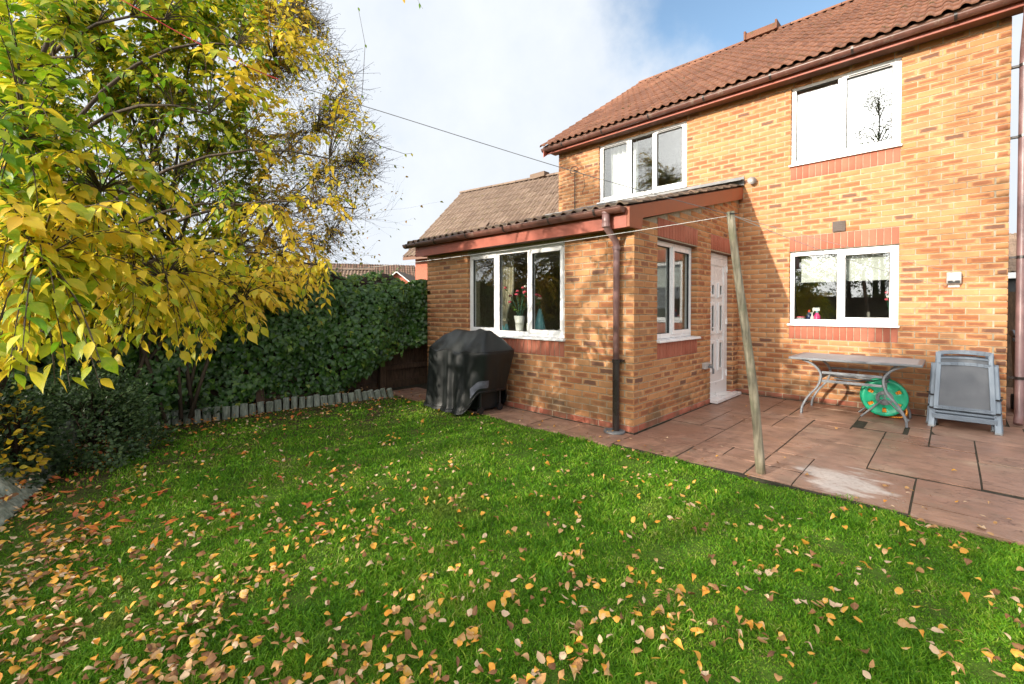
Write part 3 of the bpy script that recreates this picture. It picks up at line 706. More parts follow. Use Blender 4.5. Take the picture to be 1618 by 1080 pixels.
bs = brickwork(ED, 0, 3.3, sh, 'start_b', [(SWIN[0], SWIN[1], .75, .968), (SWIN[0], SWIN[1], 2.178, 2.4), (SDOOR[0], SDOOR[1], 2.178, 2.4)], seed=22, top_fn=lambda x: 2.24+x*.25)
ss = score(np.array([(EX1, EY+m[0, 3], m[2, 3]) for _, m in bs]))
emit(bs, 'brick', 'brickwork', MAT['brick'], sidew, EO @ WMs, 130, ss)
lw = MB(); lw.box(EX0+.006, EX0+.25, EY+.25, HY, 0, ETOP); lw.build('left_wall', 'mortar', ext, EI)
o = join('left_brickwork', brickwork(ED, 0, ETOP, [], None, seed=30), MAT['brick'], ext, EI @ TR(EX0, HY, 0, -math.pi/2)); o['kind'] = 'stuff'
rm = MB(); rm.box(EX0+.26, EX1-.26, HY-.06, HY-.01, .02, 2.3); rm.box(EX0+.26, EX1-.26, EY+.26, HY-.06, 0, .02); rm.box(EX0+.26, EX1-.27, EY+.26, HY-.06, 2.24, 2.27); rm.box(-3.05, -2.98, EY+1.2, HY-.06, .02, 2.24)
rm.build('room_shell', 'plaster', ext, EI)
ib = MB(); ib.box(EWIN[0]-.05, EWIN[1]+.05, EY+.12, EY+.36, .945, .97); ib.build('window_board', 'upvc', ext, EI)
window(ext, WMf, *el(EWIN), .045, [(0, .335, True), (.335, .66, False), (.66, 1, True)], seed=4, label='three pane front window with flowers inside')
window(ext, WMs, *SWIN, .085, [(0, .47, False), (.47, 1, True)], seed=5, label='two pane window in the shaded side wall')
for r in (SWIN, SDOOR):                                            # steel lintel edge and brick reveals
    l = MB(); l.box(r[0]-.0, r[1]+.0, .012, .24, 2.1655, 2.1745); l.build('lintel', 'soffit', ext, WMs)
# door
fy = .085; dX0, dX1 = SDOOR[0], SDOOR[1]
df = MB(); df.box(dX0+.004, dX0+.065, fy, fy+.07, .06, 2.16); df.box(dX1-.065, dX1-.004, fy, fy+.07, .06, 2.16); df.box(dX0+.065, dX1-.065, fy, fy+.07, 2.09, 2.16); df.box(dX0+.004, dX1-.004, fy, fy+.07, .03, .085)
dframe = df.build('door_frame', 'upvc', ext, WMs, bevel=.004)
dd = MB(); a0, a1, b0, b1 = dX0+.068, dX1-.068, .09, 2.086; cx = (a0+a1)/2
rows = ((1.52, 1.72), (.98, 1.42), (.42, .86)); cols = ((cx-.235, cx-.075), (cx+.075, cx+.235))
xs = sorted({a0, a1, *[c for q in cols for c in q]}); zs = sorted({b0, b1, *[c for q in rows for c in q]})
for xa, xb in zip(xs[:-1], xs[1:]):
    for za, zb in zip(zs[:-1], zs[1:]):
        if any(q[0] < (xa+xb)/2 < q[1] for q in cols) and any(q[0] < (za+zb)/2 < q[1] for q in rows): continue
        dd.box(xa, xb, fy+.012, fy+.055, za, zb)
dd.box(a0, a0+.085, fy-.004, fy+.0118, b0, b1); dd.box(a1-.085, a1, fy-.004, fy+.0118, b0, b1); dd.box(a0+.085, a1-.085, fy-.004, fy+.0118, b1-.1, b1); dd.box(a0+.085, a1-.085, fy-.004, fy+.0118, b0, b0+.16)
door = dd.build('door', 'upvc', ext, WMs)
for q in cols:
    for p in rows:
        m = MB(); k = .035
        m.box(q[0]-.012, q[0]+k, fy-.012, fy+.0119, p[0]-.012, p[1]+.012); m.box(q[1]-k, q[1]+.012, fy-.012, fy+.0119, p[0]-.012, p[1]+.012); m.box(q[0]+k, q[1]-k, fy-.012, fy+.0119, p[0]-.012, p[0]+k); m.box(q[0]+k, q[1]-k, fy-.012, fy+.0119, p[1]-k, p[1]+.012)
        m.build('door_moulding', 'upvc', door, I4(), bevel=.006)
        g = MB(); g.box(q[0]+.01, q[1]-.01, fy+.022, fy+.026, p[0]+.01, p[1]-.01); g.build('pane', 'glass', door, I4())
for z in (.3, 1.1, 1.9):
    h = MB(); h.box(dX1-.07, dX1-.045, fy-.02, fy, z, z+.1); h.build('hinge', 'upvc', door, I4(), bevel=.004)
hd = MB(); hd.box(a0+.03, a0+.055, fy-.018, fy-.0045, .95, 1.15); hd.tube([(a0+.042, fy-.02, 1.07), (a0+.042, fy-.055, 1.07), (a0+.14, fy-.06, 1.07)], .008, 8); hd.build('handle', 'upvc', door, I4(), smooth=False)
s = MB(); s.box(dX0-.0, dX1+.10, -.10, fy+.02, .010, .052); s.build('doorstep', 'upvc', ext, WMs, bevel=.004)
# lean-to roof
SL = math.atan(.25); LX0, LX1 = -6.43, -2.345; LY0 = 4.07; LZ0 = 2.405
up2 = np.array([0, math.cos(SL), math.sin(SL)]); LL = (HY-.01-LY0)/math.cos(SL)
deck = MB(); deck.add([(x, y, z) for x in (LX0+.03, LX1-.05) for y, z in ((LY0+.06, LZ0-.03), (HY-.008, LZ0-.03+(HY-.068-LY0)*.25), (HY-.008, LZ0+(HY-.068-LY0)*.25), (LY0+.06, LZ0))], [(0, 1, 2, 3), (7, 6, 5, 4), (0, 4, 5, 1), (1, 5, 6, 2), (2, 6, 7, 3), (3, 7, 4, 0)])
lroof = deck.build('roof', 'soffit', ext, EI)
emit(roof_tiles((LX0, LY0, LZ0-.005), (1, 0, 0), up2, LX1-LX0, LL, 9), 'tile', 'tiles', MAT['tile_old'], lroof, I4(), 300)
fl = MB(); fl.box(LX0, LX1, HY-.02, HY-.004, 3.28, 3.42); fl.prism([(HY-.16, 3.335), (HY-.018, 3.365), (HY-.018, 3.375), (HY-.16, 3.345)], LX0, LX1); fl.build('flashing', 'lead', ext, EI)
fa = MB(); fa.box(-6.26, -2.395, 4.118, 4.138, 2.185, 2.375); fa.build('fascia', 'fascia', ext, EI)
so_ = MB(); so_.box(-6.26, -2.43, 4.14, 4.325, 2.20, 2.21); so_.build('soffit', 'soffit', ext, EI)
bb = MB(); y0 = 4.118; ztop = lambda y: LZ0-.02+(y-LY0)*.25; 
prof = [(y0, 2.185), (4.375, 2.185), (4.40, ztop(4.40)-.155), (HY-.005, ztop(HY)-.20), (HY-.005, ztop(HY)-.012), (y0, ztop(y0)+.0)]
bb.prism(prof, -2.393, -2.36); bb.build('bargeboard', 'barge', ext, EI, bevel=.003)
lg = gutter(-6.46, -2.40, 4.055, 2.385, .058, [-6.35, -5.6, -4.85, -4.1, -3.35, -2.72], ext, M=EI)
# corner downpipe
px, py = -2.60, 4.262
dp = MB(); dp.tube([(px, 4.055, 2.36), (px, 4.055, 2.24), (px+.0, 4.075, 2.19), (px, py-.02, 2.075), (px, py, 2.03), (px, py, 1.98), (px, py, .76)], [.045, .04, .036, .036, .036, .034, .034], 14)
pp = dp.build('downpipe', 'pipe', ext, EI, smooth=True)
lowp = MB(); lowp.tube([(px, py, .78), (px, py, .015)], .038, 14); lowp.tube([(px, py, .755), (px, py, .795)], .047, 14); lowp.box(px-.06, px+.07, py+.02, py+.062, .765, .79); lowp.build('lower_pipe', 'pipe_dark', pp, I4())
for z, r in ((2.0, .045), (2.22, .046), (2.36, .052)):
    c = MB(); yy = py if z < 2.1 else 4.055; c.tube([(px, yy, z-.02), (px, yy, z+.02)], r, 14); c.build('pipe_collar', 'pipe', pp, I4(), smooth=False)
dr = MB(); dr.lathe([(.10, .0), (.115, .004), (.115, .018), (.092, .022), (.085, .012)], (px, py-.03, .002), 24); dr.build('drain_ring', 'grey_plastic', ext, EI)
ab = MB(); ab.box(-3.26, -3.05, EY-.006, EY-.002, .006, .070)
for i in range(5): ab.box(-3.255, -3.055, EY-.011, EY-.006, .011+i*.012, .018+i*.012)
ab.build('air_brick', 'terracotta', ext, EI)
# ================================================================== GROUND, PATIO, LAWN, BED
def struct(o): o['kind'] = 'structure'; return o
gb = MB(); gb.box(-400, 400, -400, 400, -.30, -.12); struct(gb.build('ground', 'land'))
LEDGE = 3.90
def grid(name, x0, x1, y0, y1, nx, ny, zf, mat, keep=None):
    v = []; f = []
    for j in range(ny+1):
        for i in range(nx+1):
            x = x0+(x1-x0)*i/nx; y = y0+(y1-y0)*j/ny; v.append((x, y, zf(x, y)))
    for j in range(ny):
        for i in range(nx):
            if keep and not keep(x0+(x1-x0)*(i+.5)/nx, y0+(y1-y0)*(j+.5)/ny): continue
            a = j*(nx+1)+i; f.append((a, a+1, a+nx+2, a+nx+1))
    b = MB(); b.v = v; b.f = f; return b.build(name, mat, smooth=True)
# curve of the log edging: lawn lies on its right-hand side
EDGE = [(-6.13, 3.60), (-6.26, 2.9), (-6.38, 2.1), (-6.50, 1.1), (-6.62, .42), (-6.45, .16), (-6.0, .06), (-5.46, .0), (-4.97, -.11), (-4.55, -.19), (-4.19, -.27), (-3.6, -.45), (-3.0, -.75)]
def edge_pts(step):
    out = []; acc = 0.
    for (ax, ay), (bx, by) in zip(EDGE[:-1], EDGE[1:]):
        l = math.hypot(bx-ax, by-ay); t = acc
        while t < l: out.append((ax+(bx-ax)*t/l, ay+(by-ay)*t/l, math.atan2(by-ay, bx-ax))); t += step
        acc = t-l
    return out
POLY = np.array(EDGE+[(-3.0, -6.4), (-10, -6.4), (-10, 3.6)])
def in_bed(x, y):
    x = np.asarray(x, float); y = np.asarray(y, float); c = np.zeros(x.shape, bool); n = len(POLY)
    for i in range(n):
        x1, y1 = POLY[i]; x2, y2 = POLY[(i+1) % n]
        if y1 == y2: continue
        k = ((y1 > y) != (y2 > y)) & (x < (x2-x1)*(y-y1)/(y2-y1)+x1); c ^= k
    return c
hn = lambda x, y: .012*math.sin(x*2.3+1)*math.sin(y*1.7)+.008*math.sin(x*5.1+y*4.3)
struct(grid('lawn', -8, 5, -6.4, LEDGE+.01, 65, 52, lambda x, y: -.022+hn(x, y), 'turf'))
struct(grid('soil_bed', -8, -2.9, -6.4, 3.7, 70, 140, lambda x, y: .045+.03*math.sin(x*7+y*3)*math.sin(y*5.1)+.02*math.sin(x*17)*math.sin(y*19), 'soil', keep=lambda x, y: bool(in_bed(x+.10, y)) and bool(in_bed(x, y+.14))))
pb = MB(); pb.box(-7.6, 3.2, LEDGE-.02, HY+.2, -.11, -.006); pb.box(.2, 3.2, HY+.2, 12, -.11, -.006)
patio = struct(pb.build('patio', 'joint'))
SL_ = [(-.86, -.19, 3.90, 4.75), (-.19, 1.05, 4.14, 4.77), (-.19, .42, 3.86, 4.14), (.42, 1.25, 3.86, 4.14), (-1.2, -.86, 3.90, 4.27), (-1.78, -1.2, 3.88, 4.27), (-1.78, -1.49, 4.27, 4.60), (-1.49, -1.17, 4.27, 4.60), (-1.17, -.86, 4.27, 4.73),
 (-2.40, -1.78, 3.88, 4.36), (-2.40, -1.78, 4.36, 5.20), (-1.78, -1.17, 4.60, 5.70), (-1.17, -.5, 4.74, 5.46), (-.5, .175, 4.79, 5.95), (.175, 1.05, 4.82, 5.66), (-1.17, -.5, 5.46, 6.2), (-1.78, -1.455, 5.70, 6.43), (-1.455, -1.17, 5.70, 6.43),
 (-2.42, -2.06, 5.20, 6.3), (-2.06, -1.78, 5.20, 6.3), (-2.42, -1.74, 6.3, 7.06), (-2.42, -1.74, 7.06, 7.57), (-1.74, -1.45, 6.43, 7.0), (-1.74, -1.45, 7.0, 7.57), (-1.45, -.8, 6.43, 7.24), (-1.45, -.8, 7.24, 7.57), (-1.17, -.8, 6.2, 6.43),
 (-.8, -.15, 6.76, 7.57), (-.70, -.36, 6.36, 6.74), (-.8, -.5, 6.2, 6.33), (-.5, -.15, 5.96, 6.33), (-.33, -.15, 6.34, 6.75), (-.15, .58, 6.55, 7.57), (-.15, .175, 5.96, 6.55), (.175, 1.05, 5.66, 6.55), (.58, 1.3, 6.55, 7.57),
 (1.05, 1.8, 4.14, 5.0), (1.05, 1.8, 5.0, 5.8), (1.05, 1.8, 5.8, 6.55), (1.3, 2.0, 6.55, 7.57), (1.25, 2.0, 3.86, 4.14), (.48, 1.2, 7.57, 8.4), (1.2, 1.9, 7.57, 8.4), (.48, 1.2, 8.4, 9.3), (1.2, 1.9, 8.4, 9.3)]
SL_ += [(1.8, 2.5, 4.14, 5.2), (1.8, 2.5, 5.2, 6.0), (1.8, 2.5, 6.0, 6.55), (2.0, 2.7, 6.55, 7.57), (2.0, 2.7, 3.86, 4.14), (2.5, 3.2, 4.14, 5.0), (2.5, 3.2, 5.0, 6.1), (2.5, 3.2, 6.1, 6.55), (2.7, 3.2, 6.55, 7.57), (2.7, 3.2, 3.86, 4.14), (1.9, 2.6, 7.57, 8.5), (2.6, 3.2, 7.57, 8.5), (1.9, 2.6, 8.5, 9.3), (2.6, 3.2, 8.5, 9.3)]
for xx_ in (.48, 1.2, 1.9, 2.6):
    for yy_ in (9.3, 10.2, 11.1): SL_.append((xx_, min(3.2, xx_+.7), yy_, min(11.95, yy_+.9)))
x = -2.40
for wd in (.62, .48, .72, .6, .55, .66, .5):                        # strip in front of the extension
    SL_.append((x-wd, x, 3.70 if x < -4.6 else 3.80, EY-.012)); x -= wd
RS_ = random.Random(4)
for (x0, x1, y0, y1) in SL_:
    j = .004; x0 += j+RS_.uniform(0, .006); x1 -= j+RS_.uniform(0, .005); y0 += j+RS_.uniform(.002, .009); y1 -= j+RS_.uniform(.002, .008)
    nx, ny = 5, 5; v = []; f = []; cx, cy = (x0+x1)/2, (y0+y1)/2; ta, tb, tz = RS_.uniform(-.004, .004), RS_.uniform(-.004, .004), RS_.uniform(-.003, .003)
    for b in range(ny+1):
        for a in range(nx+1):
            u, t = a/nx, b/ny; e = a in (0, nx) or b in (0, ny)
            v.append((x0+(x1-x0)*u-cx+(RS_.uniform(-.003, .003) if b in (0, ny) else 0), y0+(y1-y0)*t-cy+(RS_.uniform(-.003, .003) if a in (0, nx) else 0), tz+ta*(u-.5)+tb*(t-.5)+RS_.uniform(-.002, .002)-(.0015 if e else 0)))
    for b in range(ny):
        for a in range(nx): q = b*(nx+1)+a; f.append((q, q+1, q+nx+2, q+nx+1))
    ring = [a for a in range(nx+1)]+[b*(nx+1)+nx for b in range(1, ny+1)]+[ny*(nx+1)+a for a in range(nx-1, -1, -1)]+[b*(nx+1) for b in range(ny-1, 0, -1)]
    k = len(v); n = len(ring); v += [v[i] for i in ring]+[(v[i][0], v[i][1], -.03) for i in ring]
    f += [(k+i, k+n+i, k+n+(i+1) % n, k+(i+1) % n) for i in range(n)]
    a = np.zeros((sum(len(q) for q in f), 4), np.float32); a[:, 2] = RS_.random()
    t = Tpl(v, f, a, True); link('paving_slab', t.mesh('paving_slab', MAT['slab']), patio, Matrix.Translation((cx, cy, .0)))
# ------------------------------------------------------------------ grass blades
def lawn_points(n, dmin, dmax):
    """points spread evenly in the picture, so the sward is denser near the camera"""
    u = rng.uniform(-260, 2500, n*2); d = np.exp(rng.uniform(math.log(dmin), math.log(dmax), n*2))
    lat = (u-809)/FPX*d; x = CF[0]/math.cos(PITCH)*d+CR[0]*lat; y = CF[1]/math.cos(PITCH)*d+CR[1]*lat
    lim = LEDGE+.035+.022*np.sin(x*9)+.018*np.sin(x*23); lim = np.where(x < -4.6, lim-.16, np.where(x < -2.45, lim-.08, lim))
    k = (y < lim) & (y > -6) & (x > -7.5) & (x < 4.5) & ~in_bed(x-.03, y-.02); return x[k][:n], y[k][:n], d[k][:n]
gx, gy, gd = lawn_points(430000, 1.05, 8.5)
worn = (in_bed(gx-.30, gy-.38) & (rng.random(len(gx)) < .72)) | (in_bed(gx-.65, gy-.75) & (rng.random(len(gx)) < .30)); gx, gy, gd = gx[~worn], gy[~worn], gd[~worn]; n = len(gx)
h = rng.uniform(.010, .026, n)*(1+.45*np.sin(gx*6.1+np.sin(gy*4.3)*2)*np.sin(gy*5.3+np.sin(gx*3.7)*2)+.35*np.sin(gx*17+gy*5)*np.sin(gy*15-gx*4))*np.where(rng.random(n) < .05, 1.5, 1.); wd = .0009+.0009*gd; th = rng.uniform(0, 2*np.pi, n); lean = rng.uniform(.2, 1.5, n)*h; la = rng.uniform(0, 2*np.pi, n)
gz = -.024+.012*np.sin(gx*2.3+1)*np.sin(gy*1.7)+.008*np.sin(gx*5.1+gy*4.3)
tx, ty = np.cos(th)*wd, np.sin(th)*wd; bx, by = np.cos(la)*lean, np.sin(la)*lean
V = np.empty((n, 5, 3), np.float32)
V[:, 0] = np.c_[gx-tx, gy-ty, gz]; V[:, 1] = np.c_[gx+tx, gy+ty, gz]; V[:, 2] = np.c_[gx+bx*.35+tx*.8, gy+by*.35+ty*.8, gz+h*.62]; V[:, 3] = np.c_[gx+bx*.35-tx*.8, gy+by*.35-ty*.8, gz+h*.62]; V[:, 4] = np.c_[gx+bx, gy+by, gz+h]
idx = np.tile(np.array([0, 1, 2, 3, 3, 2, 4]), (n, 1))+(np.arange(n)*5)[:, None]
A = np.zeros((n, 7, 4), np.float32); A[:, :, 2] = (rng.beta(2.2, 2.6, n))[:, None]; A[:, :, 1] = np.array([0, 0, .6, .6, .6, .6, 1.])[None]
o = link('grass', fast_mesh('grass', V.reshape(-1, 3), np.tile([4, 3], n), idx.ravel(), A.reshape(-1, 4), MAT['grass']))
tag(o, 'short bright green mown grass of the lawn', 'grass', kind='stuff')
# ------------------------------------------------------------------ leaf templates
def leaf_tpl(width, rows, rv, fold=.25, droop=.25, curl=0., seed=0, jag=0., petiole=0.):
    """leaf along +y, unit length; rows of (s, half width)"""
    R = random.Random(seed); v = []; f = []; a = []; uv = []
    for s, hw in rows:
        hw *= width; z = -droop*s*s+curl*math.sin(s*math.pi); jl = 1+R.uniform(-jag, jag); jr = 1+R.uniform(-jag, jag)
        v += [(-hw*jl, s, z+hw*fold), (0, s, z), (hw*jr, s, z+hw*fold)]; uv += [(0, s), (.5, s), (1, s)]
    for i in range(len(rows)-1):
        k = i*3; f += [(k, k+1, k+4, k+3), (k+1, k+2, k+5, k+4)]
    if petiole:
        k = len(v); w_ = .012; v += [(-w_, -petiole, -.05), (w_, -petiole, -.05), (w_, .02, 0), (-w_, .02, 0)]; uv += [(.5, 0)]*4; f.append((k, k+1, k+2, k+3))
    for q in f:
        for i in q: a.append((uv[i][0], uv[i][1], rv, 0))
    return Tpl(v, f, a, True)
OV = [(0, .02), (.12, .60), (.30, 1.), (.50, .92), (.68, .58), (.84, .20), (1., .0)]
BIRCH = [(0, .05), (.12, .8), (.28, 1.), (.48, .78), (.68, .45), (.85, .18), (1., .0)]
LONG = [(0, .02), (.15, .55), (.35, .95), (.55, 1.), (.75, .72), (.9, .32), (1., .0)]
RND = [(0, .05), (.08, .55), (.22, .92), (.42, 1.), (.62, .86), (.80, .55), (.93, .2), (1., .0)]
IVY = [(0, .10), (.10, .75), (.25, 1.), (.38, .68), (.55, .62), (.78, .30), (1., .0)]
YEL = [leaf_tpl(.235+.05*(i % 4)/3, OV, (i+.5)/40, .22, .10+.03*(i % 5), .05*(i % 3), i, 0, .12) for i in range(40)]
IVT = [leaf_tpl(.52, IVY, (i+.5)/20, .18, .15, .06, i, .12, .1) for i in range(20)]
BOX = [leaf_tpl(.30, OV, (i+.5)/12, .2, .1, 0, i) for i in range(12)]
def orient(d, nrm):
    d = np.asarray(d, float); d /= np.linalg.norm(d)+1e-9; z = np.asarray(nrm, float); z = z-d*(z@d); l = np.linalg.norm(z)
    if l < 1e-4: z = np.cross(d, [1, 0, .3]); l = np.linalg.norm(z)
    z /= l; return np.cross(d, z), d, z
def leaf_M(p, d, nrm, s): X, Y, Z = orient(d, nrm); return npM(p, X, Y, Z, s)
def pick(T, mean, sd, R): return T[min(len(T)-1, max(0, int((mean+R.gauss(0, sd))*len(T))))]
# ------------------------------------------------------------------ log edging
ed = thing('log_edging', 'low edging of upright grey-green half logs between lawn and hedge bed', 'edging', (-6.3, 1.8, 0))
EDI = Matrix.Translation((6.3, -1.8, 0)); RL = random.Random(9)
for i, (x, y, ang) in enumerate(edge_pts(.098)):
    if -5.18 < x < -5.02 or -5.75 < x < -5.62: continue
    near = y < .3; r = .043+RL.uniform(-.005, .006); hgt = .135+RL.uniform(-.025, .022); b = MB()
    tl = Vector((RL.gauss(0, .03), RL.gauss(0, .03), 0))
    if near: tl += Vector((-.95, -.55, 0))*(.60+RL.uniform(-.12, .12) if x > -5.05 else .25); hgt += .10 if x > -5.05 else .09
    elif y > 2.6: tl += Vector((0, -.35*(y-2.6), 0))
    p0 = Vector((x, y, -.05))
    if x > -5.02: tl = Vector((-.62+RL.uniform(-.1, .1), -.75+RL.uniform(-.12, .12), 0)); hgt = .27+RL.uniform(-.03, .03); r = .046; p0.z = -.03
    ax = (Vector((0, 0, 1))+tl).normalized(); ph = RL.uniform(0, 6)
    pts = [p0, p0+ax*(hgt*.5), p0+ax*(hgt+.045), p0+ax*(hgt+.05)]
    b.tube(pts, [r, r*RL.uniform(.95, 1.05), r*.98, r*.85], 9, flat=RL.uniform(.85, 1.1))
    b.build('log', 'log', ed, EDI, smooth=False)
# ------------------------------------------------------------------ fences
def board_fence(name, label, a, b, H, mat='fence', bw=.125, face=1):
    a = Vector((*a, 0)); b = Vector((*b, 0)); l = (b-a).length; rz = math.atan2(b.y-a.y, b.x-a.x); t = thing(name, label, 'fence', a, rz); R = random.Random(l)
    n = int(l/bw)
    for i in range(n):
        m = MB(); h_ = H+R.uniform(-.012, .012); m.box(i*bw, (i+1)*bw+.012, face*(-.012)+((i % 2)*.007), face*(-.012)+.014+((i % 2)*.007), .12, h_); m.build('board', mat, t, I4())
    for z in (.35, H-.25): m = MB(); m.box(0, l, .025, .065, z-.04, z+.04); m.build('rail', mat, t, I4())
    m = MB(); m.box(0, l, -.03, .02, -.05, .118); m.build('gravel_board', mat, t, I4())
    i = 0.
    while i <= l: m = MB(); m.box(i-.05, i+.05, .066, .166, -.1, H+.06); m.build('post', mat, t, I4()); i += 1.83
    return t
board_fence('board_fence', 'dark brown vertical board fence behind the ivy beside the extension', (-6.80, 7.4), (-6.80, -6.4), 1.60)
g_ = board_fence('board_fence', 'plain wooden fence beyond the black bin at the side of the house', (.3, 11.4), (6.2, 11.4), 1.62)
board_fence('board_fence', 'brown garden fence along the end of the lawn opposite the house', (5.2, -6.6), (-6.9, -6.6), 1.8)
# ------------------------------------------------------------------ ivy hedge
iv = thing('ivy_hedge', 'thick dark green ivy hedge smothering the brown fence', 'hedge', (-6.6, 1.5, 0)); IVW = Matrix.Translation((-6.6, 1.5, 0)); IVI = IVW.inverted()
def ivx(y, z): return -6.47+.12*math.sin(y*2.1+z*1.3)+.10*math.sin(y*5.3-z*4)+.05*math.sin(z*6+y)-.55*max(0, (z-1.45)/.5)**2-.25*max(0, (.35-z)/.35)
def ivtop(y): return 1.92+.06*math.sin(y*1.9)+.06*math.sin(y*4.7+1)+.03*math.sin(y*11)-.35*max(0, (y-3.9)/.6)**2
def ivbot(y): return .10 if y < 3.1 else .10+min(.62, (y-3.1)*.75)
RI = random.Random(31)
core = MB(); ny, nz = 60, 16; v = []
for j in range(nz+1):
    for i in range(ny+1):
        y = -1.6+i/ny*6.05; zb, zt = ivbot(y)+.05, ivtop(y)-.06; z = zb+(zt-zb)*j/nz; v.append((ivx(y, z)-.10-.04*math.sin(y*11+z*9), y, z))
for j in range(nz):
    for i in range(ny): a = j*(ny+1)+i; core.f.append((a, a+1, a+ny+2, a+ny+1))
core.v = v; core.build('stems', 'soil', iv, IVI, smooth=True)
items = []
for k in range(13500):
    y = RI.uniform(-1.6, 4.52); zb, zt = ivbot(y), ivtop(y); z = zb+(zt-zb)*RI.random()**.92
    if y > 4.3: z = max(z, .9+RI.random()*.3)
    dep = RI.random()**2*.16; x = ivx(y, z)-dep+.04
    if z > zt-.18: x -= RI.random()*.45
    nrm = np.array([1.+RI.gauss(0, .35), RI.gauss(0, .45)-.15, .55+RI.gauss(0, .4)]); d = np.array([.25+RI.gauss(0, .3), RI.gauss(0, .55), -1.+RI.gauss(0, .3)])
    top = max(0, (z-zt+.35)/.35); s = RI.uniform(.045, .095)
    items.append((pick(IVT, .34+.38*top*RI.random()+(.3 if RI.random() < .06 else 0), .15, RI), leaf_M((x+6.6, y-1.5, z), d, nrm, s)))
for k in range(700):                                                # end face by the extension
    y = 4.3+RI.random()*.25; z = RI.uniform(.75, 1.85); x = RI.uniform(-6.8, -6.42); d = np.array([RI.gauss(0, .5), .3, -1]); items.append((pick(IVT, .4, .15, RI), leaf_M((x+6.6, y-1.5, z), d, (.5, -.6, .6), RI.uniform(.05, .09))))
for k in range(70):                                                 # stray shoots of lighter new growth
    y = RI.uniform(-.5, 4.3); zt = ivtop(y); z = zt-.12 if RI.random() < .7 else RI.uniform(.5, 1.7); x = ivx(y, z)-(.3 if z > zt-.2 else 0.)*RI.random(); dv_ = np.array([RI.uniform(.2, .8), RI.gauss(0, .5), RI.uniform(.1, 1.) if z > zt-.2 else RI.uniform(-.6, .3)]); dv_ /= np.linalg.norm(dv_); l_ = RI.uniform(.10, .30)
    for q in range(7):
        p = np.array([x, y, z])+dv_*l_*q/6; items.append((pick(IVT, .70, .15, RI), leaf_M(p+np.array([6.6, -1.5, 0]), (RI.gauss(.3, .6), RI.gauss(0, .7), -.7), (.6, RI.gauss(0, .4), .8), RI.uniform(.035, .06))))
pos = np.array([m[:3, 3] for _, m in items])+np.array([-6.6, 1.5, 0]); front_ = np.array([m[0, 3]-6.6-ivx(m[1, 3]+1.5, m[2, 3]) for _, m in items])
emit(items, 'leaf', 'foliage', MAT['leaf_ivy'], iv, IVW, 300, score(pos, np.array([np.linalg.norm(m[:3, 1]) for _, m in items]))*np.where((front_ > -.03) & (pos[:, 1] > .8), 1, .2))
# ------------------------------------------------------------------ near autumn shrub with big yellow leaves
SB = np.array([-5.35, -.75, .05]); sh_ = thing('autumn_shrub', 'large arching shrub with big pointed leaves turning from green to yellow', 'shrub', SB); SW = Matrix.Translation(SB); SI = SW.inverted()
RY = random.Random(77)
limbs = []                                                          # list of polylines (points, radii)
def bez(p0, p1, p2, n=9): return [np.asarray(p0)*(1-t)**2+2*np.asarray(p1)*t*(1-t)+np.asarray(p2)*t*t for t in np.linspace(0, 1, n)]
LIMB_T = [(60, 420, 2.0), (160, 300, 2.3), (260, 440, 2.7), (330, 180, 2.9), (430, 330, 3.3), (500, 420, 3.7), (520, 250, 3.9), (120, 90, 2.4), (260, 30, 2.9), (430, 90, 3.8), (40, 220, 2.0), (380, 480, 3.2), (560, 330, 4.1), (-80, 300, 2.0), (300, -120, 3.0)]
for (u, v, d) in LIMB_T:
    e = atpix(u, v, d); b = SB+np.array([RY.uniform(-.25, .25), RY.uniform(-.15, .25), 0]); mid = b*.45+e*.55; mid[2] = max(b[2], e[2])*1.0+.35+RY.random()*.25; mid[:2] = b[:2]*.62+e[:2]*.38
    limbs.append((bez(b, mid, e, 12), np.linspace(.024, .006, 12)))
allp = np.array([p for l, _ in limbs for p in l])
def inside(u, v):
    P = [(-120, -120), (480, -120), (505, 20), (555, 110), (600, 200), (608, 290), (580, 350), (535, 385), (525, 455), (500, 485), (430, 505), (400, 545), (350, 535), (320, 585), (270, 560), (190, 560), (165, 595), (100, 605), (-120, 610)]
    c = False
    for i in range(len(P)):
        (x1, y1), (x2, y2) = P[i], P[(i+1) % len(P)]
        if (y1 > v) != (y2 > v) and u < (x2-x1)*(v-y1)/(y2-y1)+x1: c = not c
    return c
twig = MB(); leaves = []
def spray(tip, start, n, size, mean, sd, droop=.35, r=.004, T=YEL):
    tip = np.asarray(tip); start = np.asarray(start); mid = (start+tip)/2+np.array([0, 0, .12+.15*np.linalg.norm(tip-start)]); pts = bez(start, mid, tip, 7)
    twig.tube([p-SB for p in pts], np.linspace(r, .0015, 7).tolist(), 5)
    for i in range(n):
        t = .30+.70*(i+RY.random()*.6)/n; k = min(5, int(t*6)); p = pts[k]*(1-(t*6-k))+pts[k+1]*(t*6-k) if t < 1 else pts[-1]; dr = pts[min(6, k+1)]-pts[k]; dr = dr/(np.linalg.norm(dr)+1e-9)
        sd_v = np.cross(dr, [0, 0, 1]); sd_v /= np.linalg.norm(sd_v)+1e-9; sg = 1 if i % 2 else -1
        d = dr*.55+sd_v*sg*RY.uniform(.35, .9)+np.array([0, 0, -RY.uniform(.0, 1.1)*droop*1.8]); nrm = np.array([RY.gauss(0, .35), RY.gauss(0, .35), 1.])-np.array([SUNV.x, SUNV.y, 0])*-.3
        leaves.append((pick(T, mean, sd, RY), leaf_M(p-SB+d*.01, d, nrm, size*RY.uniform(.7, 1.2))))
def nearest(p, back=.25):
    dd = np.linalg.norm(allp-p, axis=1)+np.maximum(0, back-np.linalg.norm(allp-p, axis=1))*5; return allp[np.argmin(dd)]
